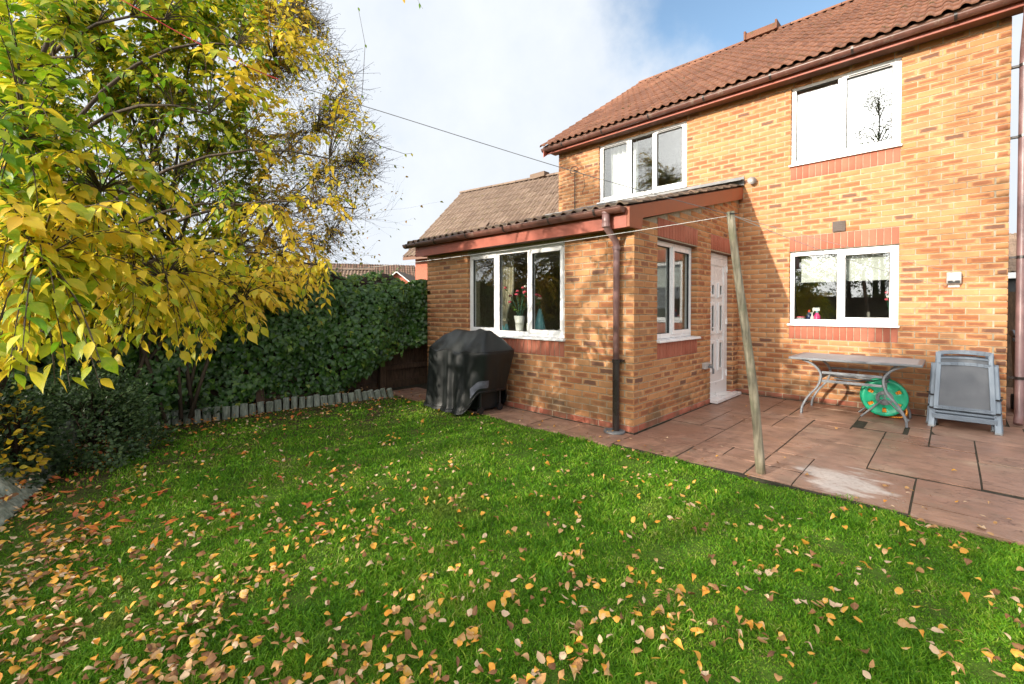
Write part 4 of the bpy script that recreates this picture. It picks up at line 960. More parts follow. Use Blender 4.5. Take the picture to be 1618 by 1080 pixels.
# foreground sprays (u, v of the tip, depth, yellowness)
FG = [(60, 590, 1.75, .52), (130, 600, 1.8, .50), (170, 560, 1.85, .5), (20, 560, 1.6, .48), (100, 480, 1.8, .5), (30, 330, 1.65, .74), (110, 330, 1.75, .72), (190, 330, 1.9, .72), (240, 380, 2.1, .72), (290, 420, 2.3, .70), (60, 400, 1.75, .56), (170, 430, 2.0, .6), (330, 545, 2.45, .72), (310, 500, 2.4, .72), (300, 575, 2.5, .64), (270, 470, 2.3, .7), (240, 455, 2.15, .76), (370, 470, 2.7, .74), (410, 520, 2.9, .72), (380, 430, 2.8, .76), (430, 470, 3.0, .74), (450, 430, 3.1, .76), (480, 470, 3.3, .74), (510, 470, 3.5, .74), (500, 430, 3.4, .76), (460, 390, 3.2, .74), (350, 380, 2.6, .70), (300, 340, 2.4, .64), (260, 290, 2.3, .52), (200, 250, 2.1, .5), (90, 240, 1.85, .6), (400, 360, 2.9, .66), (70, 190, 1.9, .56), (380, 100, 3.0, .74), (420, 150, 3.2, .74), (450, 60, 3.4, .74), (330, 60, 2.8, .6)]
for u, v, d, yel in FG:
    for q in range(2):
        tip = atpix(u+RY.gauss(0, 16), v+RY.gauss(0, 10), d+RY.gauss(0, .06)); st_ = nearest(tip, .3)
        vec = tip-st_; l = np.linalg.norm(vec)
        if l > .9: st_ = tip-vec/l*.7+np.array([0, 0, .12])
        spray(tip, st_, 11, .084, min(yel, .70)-.03, .13, .5)
# body of the shrub
made = 0
def shades_wall(p):                                                # would its shadow fall on the right half of the extension wall?
    k = (EY-p[1])/-SUNV.y; q = p-np.array(SUNV)*k; return -3.7 < q[0] < -2.4 and .7 < q[2] < 2.3
while made < 560:
    u, v = RY.uniform(-25, 600), RY.uniform(-60, 600)
    if not inside(u, v) or (v < 290 and RY.random() < .35): continue
    d = 1.68+max(-40, u)*.0037+RY.uniform(0., .45); tip = atpix(u, v, d)
    if shades_wall(tip) and RY.random() < .75: continue
    st_ = nearest(tip, .35)
    vec = tip-st_; l = np.linalg.norm(vec)
    if l > .9: st_ = tip-vec/l*.65+np.array([0, 0, .1])
    mean = .36+.26*(u > 420)+.18*(v > 330)+.10*RY.random()-.06*(150 < v < 330 and u < 380)
    spray(tip, st_, RY.randint(9, 13), .074 if u < 300 else .064, mean, .15, .4, .0035); made += 1
def finish(root, W):
    stemb = MB()
    for pts, rad in limbs: stemb.tube([p-SB for p in pts], rad.tolist(), 7)
    stemb.build('trunk', 'bark', root, I4(), smooth=True); tag(twig.build('twigs', 'bark', root, I4()), kind='stuff')
    pos = np.array([m[:3, 3] for _, m in leaves])+SB
    emit(leaves, 'leaf', 'foliage', MAT['leaf_yellow'], root, W, 300, score(pos, np.array([np.linalg.norm(m[:3, 1]) for _, m in leaves])))
finish(sh_, SW)
# a taller shrub of the same sort rooted along the fence, filling the space behind
SB = np.array([-6.45, .35, .05]); sh2 = thing('autumn_shrub', 'tall green and yellow shrub against the fence behind the big-leaved one', 'shrub', SB); SW = Matrix.Translation(SB); twig = MB(); leaves = []; limbs = []
def fence_pt(u, v, X): return atpix(u, v, X/(CF[0]+CR[0]*(u-809)/FPX))
for (u, v) in ((20, 100), (120, 20), (220, 120), (320, 30), (420, 110), (500, 210), (560, 260), (520, 380), (430, 330), (330, 330), (220, 300), (100, 280), (20, 340), (460, 20), (-80, 150), (380, 220), (280, -80)):
    e = fence_pt(u, v, RY.uniform(-6.5, -5.9)); b = SB+np.array([RY.uniform(-.15, .15), RY.uniform(-.4, .8), 0]); mid = b*.6+e*.4; mid[2] = e[2]*.8+.4
    limbs.append((bez(b, mid, e, 12), np.linspace(.022, .004, 12)))
allp = np.array([p for l, _ in limbs for p in l]); made = 0
while made < 2700:
    u, v = RY.uniform(-40, 620), RY.uniform(-60, 520)
    if not inside(u, v): continue
    tip = fence_pt(u, v, RY.uniform(-7.1, -5.55)); kk = (EY-tip[1])/-SUNV.y; qq = tip-np.array(SUNV)*kk
    if -6.25 < qq[0] < -5.1 and .9 < qq[2] < 2.25 and RY.random() < .55: continue
    bare = u > 430+RY.gauss(0, 40) and v < 400; st_ = nearest(tip, .3); vec = tip-st_; l = np.linalg.norm(vec)
    if l > .7: st_ = tip-vec/l*.55+np.array([0, 0, .08])
    spray(tip, st_, RY.randint(3, 7) if bare else RY.randint(13, 20), .062 if bare else .078, .36+.28*(u > 400)+.14*(v > 330)+.16*RY.random()-.10*(v > 230 and u < 420), .17, .35, .003); made += 1
    if bare:
        for q in range(4):
            f_ = RY.uniform(.2, .9); a_ = st_*(1-f_)+tip*f_; dv_ = CR*RY.uniform(.1, .9)+np.array([0, 0, RY.gauss(.1, .35)])+np.array([RY.gauss(0, .25), RY.gauss(0, .25), 0]); dv_ /= np.linalg.norm(dv_); l_ = RY.uniform(.15, .42); m_ = a_+dv_*l_*.5+np.array([0, 0, RY.gauss(0, .02)])
            twig.tube([a_-SB, m_-SB, a_+dv_*l_+np.array([0, 0, .03])-SB], [.0030, .0022, .0014], 4)
            for e_ in (.35, .6, .8, 1.): twig.ball(tuple(a_+(m_-a_)*min(1, e_*2) + (dv_*l_*(e_-.5) if e_ > .5 else 0)-SB), .0042, 3)
# a leafy tip hanging in at the top of the view and two long bare shoots against the sky
spray(fence_pt(668, 14, -5.0), fence_pt(588, -80, -5.3), 7, .062, .40, .2, .5, .003); spray(fence_pt(640, 4, -5.0), fence_pt(588, -80, -5.3), 5, .062, .55, .2, .5, .003)
for P_ in (((545, 240), (572, 150), (577, 70), (566, 12)), ((560, 200), (600, 230), (640, 243), (650, 242))):
    twig.tube([fence_pt(a, c, -5.7)-SB for a, c in P_], [.005, .004, .003, .002], 5)
    for a, c in P_[1:]: twig.ball(tuple(fence_pt(a, c, -5.7)-SB), .006, 3); leaves.append((pick(YEL, .4, .15, RY), leaf_M(fence_pt(a, c, -5.7)-SB, (.3, .2, -.8), (.5, -.5, .6), .055)))
finish(sh2, SW)
# ------------------------------------------------------------------ twiggy small tree behind it
def grow(base, height, seed, n0=7, levels=4, spread=.8, rad=.05, bias=(0, 0, 0), leafT=YEL, leafn=3, leafs=.045, mean=.6, sd=.2, lenf=.62, upw=.35, first=.25):
    R = random.Random(seed); tb = MB(); lv = []; bias = np.asarray(bias, float)
    def br(p, d, l, r, lev):
        n = 5; pts = [p]; dd = d.copy()
        for i in range(n):
            dd = dd+np.array([R.gauss(0, .13), R.gauss(0, .13), R.gauss(0, .10)+.05*upw])+bias*.05; dd /= np.linalg.norm(dd); pts.append(pts[-1]+dd*l/n)
        tb.tube(pts, [r*(1-.55*i/n) for i in range(n+1)], 6 if lev < 2 else 4)
        if lev >= levels:
            for i in range(leafn):
                q = pts[R.randint(1, n)]; ld = dd*.5+np.array([R.gauss(0, .6), R.gauss(0, .6), -.6+R.gauss(0, .3)]); lv.append((pick(leafT, mean, sd, R), leaf_M(q, ld, (R.gauss(0, .5), R.gauss(0, .5), 1), leafs*R.uniform(.6, 1.25))))
            return
        for i in range(R.randint(3, 5) if lev else n0):
            t = R.uniform(.3 if lev else first, 1.); k = min(n-1, int(t*n)); q = pts[k]+(pts[k+1]-pts[k])*(t*n-k); ph = R.uniform(0, 2*math.pi); o1 = np.cross(dd, [.3, .2, 1]); o1 /= np.linalg.norm(o1); o2 = np.cross(dd, o1)
            nd = dd*.75+(o1*math.cos(ph)+o2*math.sin(ph))*spread*R.uniform(.6, 1.2)+np.array([0, 0, upw*.4])+bias*.25; nd /= np.linalg.norm(nd); br(q, nd, l*lenf*R.uniform(.75, 1.2), r*.44*(1-.3*t)+.0004, lev+1)
    br(np.zeros(3), np.array([0, 0, 1.]), height, rad, 0); return tb, lv
def tree(name, label, cat, base, leafmat, group=None, rot=0., **kw):
    t = thing(name, label, cat, base, rot, group); tb, lv = grow((0, 0, 0), **kw); tb.build('trunk', 'bark', t, I4(), smooth=True)
    W = Matrix.Translation(base) @ Matrix.Rotation(rot, 4, 'Z'); emit(lv, 'leaf', 'foliage', MAT[leafmat], t, W, TREE_LEAVES.get(name, 0)); return t
TREE_LEAVES = {'twiggy_tree': 300}
TWL = [leaf_tpl(.30, OV, (i+.5)/20, .2, .2, .05, i) for i in range(20)]
tree('twiggy_tree', 'half bare tree with a tangle of fine dark twigs and few small leaves', 'tree', (-6.55, 1.15, .05), 'leaf_twig', height=2.3, seed=5, n0=20, levels=4, spread=.95, rad=.06, bias=(.75, .15, .12), leafT=TWL, leafn=2, leafs=.055, mean=.5, sd=.22, lenf=.70, upw=.25, first=.5)
# ------------------------------------------------------------------ low shrubs at the left
def mound(name, label, base, rx, ry, h_, n, T, mat, ls, mean, sd, seed):
    R = random.Random(seed); t = thing(name, label, 'shrub', base); items = []; tb = MB()
    for k in range(9):
        a = R.uniform(0, 6.28); e = R.uniform(.3, 1); tb.tube([(0, 0, 0), (rx*.4*math.cos(a)*e, ry*.4*math.sin(a)*e, h_*.5), (rx*.85*math.cos(a)*e, ry*.85*math.sin(a)*e, h_*(.55+.4*(1-e)))], [.012, .007, .003], 5)
    tb.build('stems', 'soil', t, I4())
    for k in range(n):
        a = R.uniform(0, 6.28); el_ = math.asin(R.uniform(0, 1)**1.25); f = R.uniform(.45, 1.)**.5*(1+.13*math.sin(a*5+el_*6)+.09*math.sin(a*11)); dv = np.array([math.cos(a)*math.cos(el_), math.sin(a)*math.cos(el_), math.sin(el_)])
        p = dv*np.array([rx, ry, h_])*f*.95; p[2] = max(.01, p[2]*.97+R.gauss(0, .02)); d = dv+np.array([R.gauss(0, .7), R.gauss(0, .7), R.gauss(0, .5)]); items.append((pick(T, mean, sd, R), leaf_M(p, d, dv+np.array([0, 0, .6]), ls*R.uniform(.6, 1.2))))
    emit(items, 'leaf', 'foliage', MAT[mat], t, Matrix.Translation(base), 120, None); return t
mound('box_shrub', 'dark small-leaved evergreen shrub at the near corner of the bed', (-5.75, .22, .02), .78, .55, .85, 8000, BOX, 'leaf_box', .038, .45, .25, 3)
mound('box_shrub', 'rounded dark shrub under the arching yellow branches beside the frame edge', (-5.3, -.38, .02), .62, .42, .78, 7000, BOX, 'leaf_box', .038, .4, .25, 4)
mound('golden_shrub', 'small shrub of bright golden oval leaves in the shade', (-4.98, -.22, .12), .26, .16, .72, 190, BOX, 'leaf_gold', .06, .55, .3, 6)
mound('low_shrub', 'straggly dark plant under the hedge behind the log edging', (-6.75, 1.2, .06), .35, .6, .6, 900, IVT, 'leaf_box', .06, .35, .25, 7)
# ------------------------------------------------------------------ trees across the garden: seen in the panes, shading the wall
def crown_tree(name, label, base, height, z0, rx, ry, n, ls, mean, seed, clumps=26, mat='leaf_back'):
    R = random.Random(seed); t = thing(name, label, 'tree', base); tb = MB(); items = []
    tb.tube([(0, 0, -.1), (.03, .02, height*.35), (-.03, .05, height*.7), (0, 0, height*.97)], [.11, .085, .05, .012], 8)
    for c in range(clumps):
        a = R.uniform(0, 6.28); q = R.uniform(.1, 1.); zz = z0+(height-z0)*q; rr = math.sin(math.pi*min(1, .18+q*.8))**.7*R.uniform(.35, 1.); cx, cy = rx*rr*math.cos(a), ry*rr*math.sin(a)
        tb.tube([(0, 0, max(.3, zz-.5-.3*rr)), (cx*.5, cy*.5, zz-.15), (cx, cy, zz)], [.028, .016, .005], 5); s = R.uniform(.3, .62)*min(1, rx)
        for k in range(n//clumps):
            p = np.array([cx, cy, zz])+np.array([R.gauss(0, s*.55), R.gauss(0, s*.55), R.gauss(0, s*.42)]); items.append((pick(YEL, mean, .22, R), leaf_M(p, (R.gauss(0, 1), R.gauss(0, 1), -1), (R.gauss(0, 1), R.gauss(0, 1), 1), ls*R.uniform(.6, 1.3))))
    tb.build('trunk', 'bark', t, I4(), smooth=True); o = join('foliage', items, MAT[mat], t); o['kind'] = 'stuff'; return t
GT = 'garden trees standing opposite the house'
crown_tree('garden_tree', 'bushy tree opposite the extension, mirrored in its front window', (-7.7, -4.6, 0), 4.3, .8, 1.4, 1.2, 3600, .11, .5, 41, 36)
crown_tree('garden_tree', 'rounded small tree reflected beside the flowers in the front window', (-5.5, -6.2, 0), 3.9, .9, 1.3, 1.1, 1900, .11, .5, 42, 30)
crown_tree('garden_tree', 'leafy tree by the end fence facing the kitchen window', (-2.0, -8.3, 0), 5.7, 1.0, 1.25, 1.2, 2700, .11, .35, 43, 34)
crown_tree('garden_tree', 'dark leafy tree facing the patio', (-3.0, -7.5, 0), 5.2, .7, 1.1, 1.1, 2700, .11, .3, 44, 32)
crown_tree('birch_tree', 'tall thin birch mirrored in the bright upper window', (-2.3, -8.9, 0), 10.4, 3.0, 1.35, 1.2, 4600, .07, .5, 45, 60)
crown_tree('birch_tree', 'slim birch further along the end fence', (-6.0, -10.5, 0), 8.6, 2.6, 1.3, 1.2, 2400, .085, .5, 46, 50)
crown_tree('garden_tree', 'low bushy tree at the far corner of the lawn', (1.6, -7.2, 0), 4.2, .6, 1.5, 1.2, 3000, .11, .35, 47, 30)
# ================================================================== NEIGHBOURING HOUSES
P1 = atpix(729, 306, 15.1); P2 = atpix(884, 274, 13.0); zr = (P1[2]+P2[2])/2
rd = np.array([P2[0]-P1[0], P2[1]-P1[1], 0.]); RLen = np.linalg.norm(rd); rd /= RLen; nd = np.array([rd[1], -rd[0], 0.])
if nd @ CF > 0: nd = -nd
# slope so that the left verge runs down through the point seen just above the gutter
best = None
for th in np.radians(np.arange(20, 50, .25)):
    for s_ in np.arange(1.5, 8, .05):
        q = np.array([P1[0], P1[1], zr])+nd*s_-np.array([0, 0, math.tan(th)*s_]); u, v, d = proj(q); e = (u-656)**2+(v-384)**2
        if best is None or e < best[0]: best = (e, th, s_)
TH = best[1]; RUNB = best[2]+.5
nb = thing('neighbour_house', 'next house showing only its steep brown tiled roof behind the extension', 'house', (P1[0]+nd[0]*RUNB, P1[1]+nd[1]*RUNB, 0)); NBI = Matrix.Translation(nb.location).inverted()
R1 = np.array([P1[0], P1[1], zr]); upb = -nd*math.cos(TH)+np.array([0, 0, math.sin(TH)]); ev = R1+nd*RUNB-np.array([0, 0, math.tan(TH)*RUNB]); SLB = RUNB/math.cos(TH); LB = RLen+2.6
b = MB(); f_ = R1-nd*RUNB*2; 
def quadbox(mb, pts, dz):
    mb.add([tuple(p) for p in pts]+[tuple(np.asarray(p)-np.array([0, 0, dz])) for p in pts], [(0, 1, 2, 3), (7, 6, 5, 4), (0, 4, 5, 1), (1, 5, 6, 2), (2, 6, 7, 3), (3, 7, 4, 0)])
lo = np.array([0, 0, .012]); bk = R1-nd*RUNB-np.array([0, 0, math.tan(TH)*RUNB])
quadbox(b, [ev-lo, ev+rd*LB-lo, R1+rd*LB-lo, R1-lo], .08); quadbox(b, [R1-lo, R1+rd*LB-lo, bk+rd*LB-lo, bk-lo], .08)
nroof = b.build('roof', 'soffit', nb, NBI)
emit(roof_tiles(ev, rd, upb, LB, SLB, 15, wd=.33), 'tile', 'tiles', MAT['tile_brown'], nroof, I4(), 300)
ridge_line(nroof, R1-np.array([0, 0, .02]), R1+rd*LB, 'tile_brown')
b = MB(); pts = [R1+nd*(RUNB-.35)-np.array([0, 0, 0]), R1+nd*(RUNB-.35)+rd*LB, R1-nd*(RUNB-.35)+rd*LB, R1-nd*(RUNB-.35)]; zt = ev[2]+.2
b.add([(p[0]+rd[0]*.15*(1 if i in (0, 3) else 0), p[1]+rd[1]*.15*(1 if i in (0, 3) else 0), z) for z in (0, zt) for i, p in enumerate(pts)], [(3, 2, 1, 0), (4, 5, 6, 7), (0, 1, 5, 4), (1, 2, 6, 5), (2, 3, 7, 6), (3, 0, 4, 7)])
b.add([tuple(R1+rd*.15-np.array([0, 0, .1])), tuple(R1+rd*.15+nd*(RUNB-.35)+np.array([0, 0, zt-R1[2]])), tuple(R1+rd*.15-nd*(RUNB-.35)+np.array([0, 0, zt-R1[2]]))], [(0, 1, 2)])
b.build('wall', 'brickfar' if 'brickfar' in MAT else 'terracotta', nb, NBI)
vp = R1+rd*(RLen*.82); b = MB(); b.box(vp[0]-.28, vp[0]+.28, vp[1]-.12, vp[1]+.12, zr, zr+.14); b.build('ridge_vent', 'tile_brown', nroof, I4())
vp = ev+rd*(RLen*.62)+upb*.9; b = MB(); b.bar(vp, vp+upb*.35, .3, .12, up=tuple(np.cross(rd, upb))); b.build('vent_tile', 'tile_brown', nroof, I4())
# far house over the hedge
def far_roof(parent, a, bb_, run, th, hip_r, mat, name='roof', label=None):
    a = np.asarray(a); bb_ = np.asarray(bb_); d = (bb_-a)/np.linalg.norm(bb_-a); n_ = np.array([d[1], -d[0], 0]); n_ = -n_ if n_ @ CF > 0 else n_
    return a, bb_, d, n_
fa1, fa2 = atpix(500, 413, 34.), atpix(652, 421, 36.); fz = (fa1[2]+fa2[2])/2
d = np.array([fa2[0]-fa1[0], fa2[1]-fa1[1], 0]); FL = np.linalg.norm(d); d /= FL; nn = np.array([d[1], -d[0], 0]); nn = -nn if nn @ CF > 0 else nn
fh_ = thing('far_house', 'distant bungalow with hipped brown tile roof and white gable seen over the hedge', 'house', (fa1[0], fa1[1], 0)); FHI = Matrix.Translation(fh_.location).inverted()
A0 = np.array([fa1[0], fa1[1], fz]); B0 = np.array([fa2[0], fa2[1], fz]); run = 4.2; dz = run*.62; dn = np.array([0, 0, dz])
E0, E1 = A0+nn*run-dn-d*3, B0+nn*run-dn+d*3.4; K0, K1 = A0-nn*run-dn-d*3, B0-nn*run-dn+d*3.4
b = MB(); b.add([tuple(p) for p in (A0-d*3, B0, E1, E0, K1, K0)], [(0, 3, 2, 1), (1, 4, 5, 0), (1, 2, 4), (3, 2, 4, 5)]); froof = b.build('roof', 'soffit', fh_, FHI)
upf = (A0-(A0+nn*run-dn)); upf /= np.linalg.norm(upf); items = roof_tiles(E0, d, upf, FL+6.4, np.linalg.norm(nn*run-dn), 18, gauge=.36, wd=.40)
keep = []
for t, m in items:
    s_ = (m[:3, 3]-E0) @ d; h_ = (m[2, 3]-E0[2])/dz
    if s_ < FL+6.4-3.4*max(0, h_)-.1: keep.append((t, m))
o = join('tiles', keep, MAT['tile_old'], froof); o['kind'] = 'stuff'
b = MB(); b.add([tuple(p*[1, 1, 0]+np.array([0, 0, z])) for z in (0, fz-dz) for p in (E0-nn*.4, E1-nn*.4-d*.4, K1+nn*.4-d*.4, K0+nn*.4)], [(3, 2, 1, 0), (4, 5, 6, 7), (0, 1, 5, 4), (1, 2, 6, 5), (2, 3, 7, 6), (3, 0, 4, 7)]); b.build('wall', 'terracotta', fh_, FHI)
# its front gable
gp = atpix(627, 429, 30.); gf = -CF*np.array([1, 1, 0]); gf /= np.linalg.norm(gf); gs = np.array([gf[1], -gf[0], 0]); hw = 1.9; hh = 1.5
tri = [gp, gp+gs*hw-np.array([0, 0, hh]), gp-gs*hw-np.array([0, 0, hh])]
b = MB(); lowz = [np.array([p[0], p[1], 0]) for p in tri[1:]]; b.add([tuple(x-gf*.2) for x in (tri[0], tri[1], lowz[0], lowz[1], tri[2])], [(0, 1, 2, 3, 4)]); b.build('gable', 'terracotta', fh_, FHI)
for q in (1, 2):
    b = MB(); b.bar(tri[0], tri[q]*1.0+(tri[q]-tri[0])*.12, .06, .22, up=tuple(gf)); b.build('bargeboard', 'upvc', fh_, FHI)
    b = MB(); e = tri[q]+(tri[q]-tri[0])*.12; quadbox(b, [tri[0]+np.array([0, 0, .1]), e+np.array([0, 0, .1]), e-gf*5+np.array([0, 0, .1]), tri[0]-gf*5+np.array([0, 0, .1])], .09); b.build('gable_roof', 'tile_old', fh_, FHI)
# nearer pale tiled roof edge just above the ivy
ga = atpix(500, 424, 20.); gb_ = atpix(592, 428, 20.6); gz_ = (ga[2]+gb_[2])/2; d2 = np.array([gb_[0]-ga[0], gb_[1]-ga[1], 0]); L2 = np.linalg.norm(d2); d2 /= L2; n2_ = np.array([d2[1], -d2[0], 0]); n2_ = -n2_ if n2_ @ CF > 0 else n2_
gr = thing('garage', 'low garage with pale terracotta roof tiles peeping over the ivy hedge', 'garage', (ga[0], ga[1], 0)); GRI = Matrix.Translation(gr.location).inverted()
A0 = np.array([ga[0], ga[1], gz_])-d2*2.5; L2 += 2.5; Eg = A0+n2_*2.4-np.array([0, 0, 1.3]); upg = (A0-Eg)/np.linalg.norm(A0-Eg)
b = MB(); quadbox(b, [Eg, Eg+d2*L2, A0+d2*L2, A0], .06); Kg = A0-n2_*2.4-np.array([0, 0, 1.3]); quadbox(b, [A0, A0+d2*L2, Kg+d2*L2, Kg], .06); groof = b.build('roof', 'soffit', gr, GRI)
emit(roof_tiles(Eg, d2, upg, L2, np.linalg.norm(A0-Eg), 19), 'tile', 'tiles', MAT['tile_brown'], groof, I4(), 120)
ridge_line(groof, A0, A0+d2*L2, 'tile_brown', .13)
b = MB(); b.add([tuple(np.array([p[0], p[1], z])) for z in (0, Eg[2]) for p in (Eg-n2_*.2, Eg+d2*(L2-.15)-n2_*.2, Kg+d2*(L2-.15)+n2_*.2, Kg+n2_*.2)], [(3, 2, 1, 0), (4, 5, 6, 7), (0, 1, 5, 4), (1, 2, 6, 5), (2, 3, 7, 6), (3, 0, 4, 7)]); b.build('wall', 'terracotta', gr, GRI)
# house on the far right, glimpsed between wall and downpipe
rh = thing('far_house', 'house with white window and brown roof glimpsed past the right-hand downpipe', 'house', (4, 26, 0)); RHI = Matrix.Translation((-4, -26, 0))
b = MB(); b.box(-1, 9, 26, 33, 0, 2.75); b.build('wall', 'terracotta', rh, RHI)
b = MB(); b.prism([(25.6, 2.72), (29.5, 4.6), (33.4, 2.72)], -1.4, 9.4); rr_ = b.build('roof', 'soffit', rh, RHI)
o = join('tiles', roof_tiles((-1.4, 25.55, 2.74), (1, 0, 0), np.array([0, 3.9, 1.88])/math.hypot(3.9, 1.88), 10.8, math.hypot(3.9, 1.88), 23), MAT['tile_brown'], rr_); o['kind'] = 'stuff'
b = MB(); b.box(.4, 3.2, 25.93, 25.99, 1.2, 2.6); fw_ = b.build('window', 'upvc', rh, RHI)
for k in range(3): b = MB(); b.box(.5+k*.9, 1.3+k*.9, 25.915, 25.925, 1.3, 2.5); b.build('pane', 'gasket', fw_, I4())
b = MB(); b.box(-1.4, 9.4, 25.56, 25.6, 2.5, 2.72); b.build('fascia', 'upvc', rh, RHI)
# ================================================================== THINGS
# --- barbecue under its cover
BC = (-4.62, 3.90); bq = thing('covered_barbecue', 'barbecue hidden under a creased black vinyl cover in front of the extension', 'barbecue', (*BC, 0))
RB = random.Random(8); nth, nrow = 150, 36; v = []
def sq(t, hx, hy, p=7.):
    c, s = math.cos(t), math.sin(t); r = (abs(c/hx)**p+abs(s/hy)**p)**(-1/p); return r*c, r*s
SHZ = .80; HX, HY2 = .60, .32
def gs_(x, c, w_): return math.exp(-((x-c)/w_)**2)
FX = [(-.52, .05, .020), (-.42, .05, -.014), (-.30, .05, .018), (-.18, .04, -.020), (-.06, .035, .030), (.03, .04, -.016), (.13, .04, .026), (.24, .05, -.022), (.36, .05, .018), (.50, .05, -.012)]
def swag(x): return 1.0*gs_(x, -.33, .12)+1.2*gs_(x, .12, .11)+.5*gs_(x, .45, .08)
def sstep(a, b, x): t = min(1, max(0, (x-a)/(b-a))); return t*t*(3-2*t)
for j in range(nrow+1):
    q = j/nrow
    for i in range(nth):
        t = -math.pi+2*math.pi*i/nth; fr = max(0., -math.sin(t))**.5
        if q <= .6:                                                 # sides, hem to shoulder
            s = q/.6; x0_, y0_ = sq(t, HX, HY2); lift = sstep(.18, .58, x0_)
            hem = .010+.27*lift; z = hem+(SHZ-hem)*s
            x, y = sq(t, HX+.03*(1-s)**2*(1-lift), HY2+.035*(1-s)**2); k = 1-.24*lift*(1-s)**1.2
            f = sum(a*gs_(x0_, c+.02*(1-s), w_) for c, w_, a in FX)*(1-s)**.5*fr+.008*math.sin(t*19+s*3)*(1-s)
            pk = swag(x0_)*fr; f += pk*(.034*gs_(s, .86, .13)-.018*gs_(s, .60, .11)+.010*math.sin(s*26+x0_*5)*gs_(s, .74, .16))
            if s < .07 and lift < .1: f += .03*(1-s/.07)
            L_ = math.hypot(x, y); x, y = x*k*(1+f/L_), y*k*(1+f/L_)
        else:                                                       # hood
            s = (q-.6)/.4; z = SHZ+(1.06-SHZ)*min(1., s*1.12)**.85
            x0_, y0_ = sq(t, HX, HY2); shx = 1-.52*s; shy = 1-s**1.15 if s < 1 else 0.
            x, y = x0_*shx+.04*s, y0_*shy
            z -= swag(x0_)*fr*.05*gs_(s, .10, .2); z += .012*math.sin(x*16+2)*math.sin(s*math.pi)+.006*math.sin(x*37+y*20)*math.sin(s*math.pi)
            z += .020*gs_(x, .20, .05)*s-.018*s*gs_(x, -.02, .12)
        v.append((x, y, z))
fcs = [(j*nth+i, j*nth+(i+1) % nth, (j+1)*nth+(i+1) % nth, (j+1)*nth+i) for j in range(nrow) for i in range(nth)]
b = MB(); b.v = v; b.f = fcs; cv_ = b.build('cover', 'cover', bq, I4(), smooth=True)
sm_ = cv_.modifiers.new('s', 'SUBSURF'); sm_.levels = 1; sm_.render_levels = 1
for jr, rr_s in ((22, .004), (1, .006)):                            # stitched seam below the hood and the hem cord
    b = MB(); P_ = [v[jr*nth+i] for i in range(nth)]; P_ = [(p[0]*(1+.004/math.hypot(p[0], p[1])), p[1]*(1+.004/math.hypot(p[0], p[1])), p[2]) for p in P_]; b.tube(P_+[P_[0]], rr_s, 5, cap=False); b.build('seam', 'black', bq, I4(), smooth=True)
# the silvery lining strip where the hem is turned out on the right
b = MB(); pv = []
sel = [i for i in range(nth) if -.72 < -math.pi+2*math.pi*i/nth < -.22]
for j in (3, 4, 5, 6, 7):
    for i in sel:
        p = v[j*nth+i]; l = math.hypot(p[0], p[1]); pv.append((p[0]*(1+.010/l), p[1]*(1+.010/l), p[2]))
b.v = pv; m_ = len(sel); b.f = [(j*m_+i, j*m_+i+1, (j+1)*m_+i+1, (j+1)*m_+i) for j in range(4) for i in range(m_-1)]; b.build('lining_strip', 'cover_panel', bq, I4(), smooth=True)
b = MB(); b.box(-.46, .32, -.14, .26, .03, .55); b.build('cart_skirt', 'cover', bq, I4(), bevel=.02)
for x, y in ((.36, .20), (-.30, .18), (.36, -.14)):
    b = MB(); b.tube([(x, y, .04), (x, y, .6)], .018, 8); b.build('leg', 'black', bq, I4()); b = MB(); b.tube([(x-.02, y, .045), (x+.02, y, .045)], .045, 14); b.build('castor', 'black', bq, I4())
def cat(pts, n=5):
    P = [Vector(p) for p in pts]; P = [P[0]*2-P[1]]+P+[P[-1]*2-P[-2]]; out = []
    for i in range(1, len(P)-2):
        for q in range(n):
            t = q/n; out.append(.5*((2*P[i])+(P[i+1]-P[i-1])*t+(2*P[i-1]-5*P[i]+4*P[i+1]-P[i+2])*t*t+(3*P[i]-P[i-1]-3*P[i+1]+P[i+2])*t**3))
    out.append(P[-2]); return out
# --- washing line post and lines
pbse, ptop = np.array([-1.10, 4.01, 0.]), atpix(1157, 334, 3.62)
po = thing('clothes_post', 'leaning weathered wooden clothes post standing on the patio edge', 'post', tuple(pbse)); dvec = ptop-pbse; b = MB(); RP = random.Random(2); pts = []
for i in range(15):
    t = i/14; pts.append(dvec*t+np.array([.012*math.sin(t*5), .01*math.sin(t*4+1), 0]))
b.tube(pts, [.036-.007*i/14+RP.uniform(-.0015, .0015) for i in range(15)], 14); b.build('pole', 'pole', po, I4(), smooth=True)
b = MB(); b.tube([dvec*.985+np.array([-.036, 0, .01]), dvec*.985+np.array([0, -.05, .01]), dvec*.985+np.array([.036, 0, .01])], .004, 6); b.build('hook', 'gasket', po, I4())
def line(name, label, a, bb_, sag, mat, r=.0028, n=28, split=None):
    a = np.asarray(a); bb_ = np.asarray(bb_); t_ = thing(name, label, 'line', tuple(a)); P = [(bb_-a)*t-np.array([0, 0, 4*sag*t*(1-t)]) for t in np.linspace(0, 1, n+1)]
    if split: 
        b = MB(); b.tube(P[:split+1], r*1.15, 6); b.build('red_cord', 'rope_red', t_, I4()); b = MB(); b.tube(P[split:], r, 6); b.build('cord', mat, t_, I4())
    else: b = MB(); b.tube(P, r, 6); b.build('cord', mat, t_, I4())
top_ = ptop-np.array([0, 0, .03])
LP = cat([atpix(*q) for q in ((120, -38, 2.75), (190, -2, 2.8), (310, 66, 2.9), (440, 125, 3.0), (610, 178, 3.12), (912, 272, 3.38))]+[top_], 6)
t_ = thing('washing_line', 'long dark washing line from the shrub to the post, red cord at its far end', 'line', tuple(top_)); LPo = [p-Vector(top_) for p in LP]
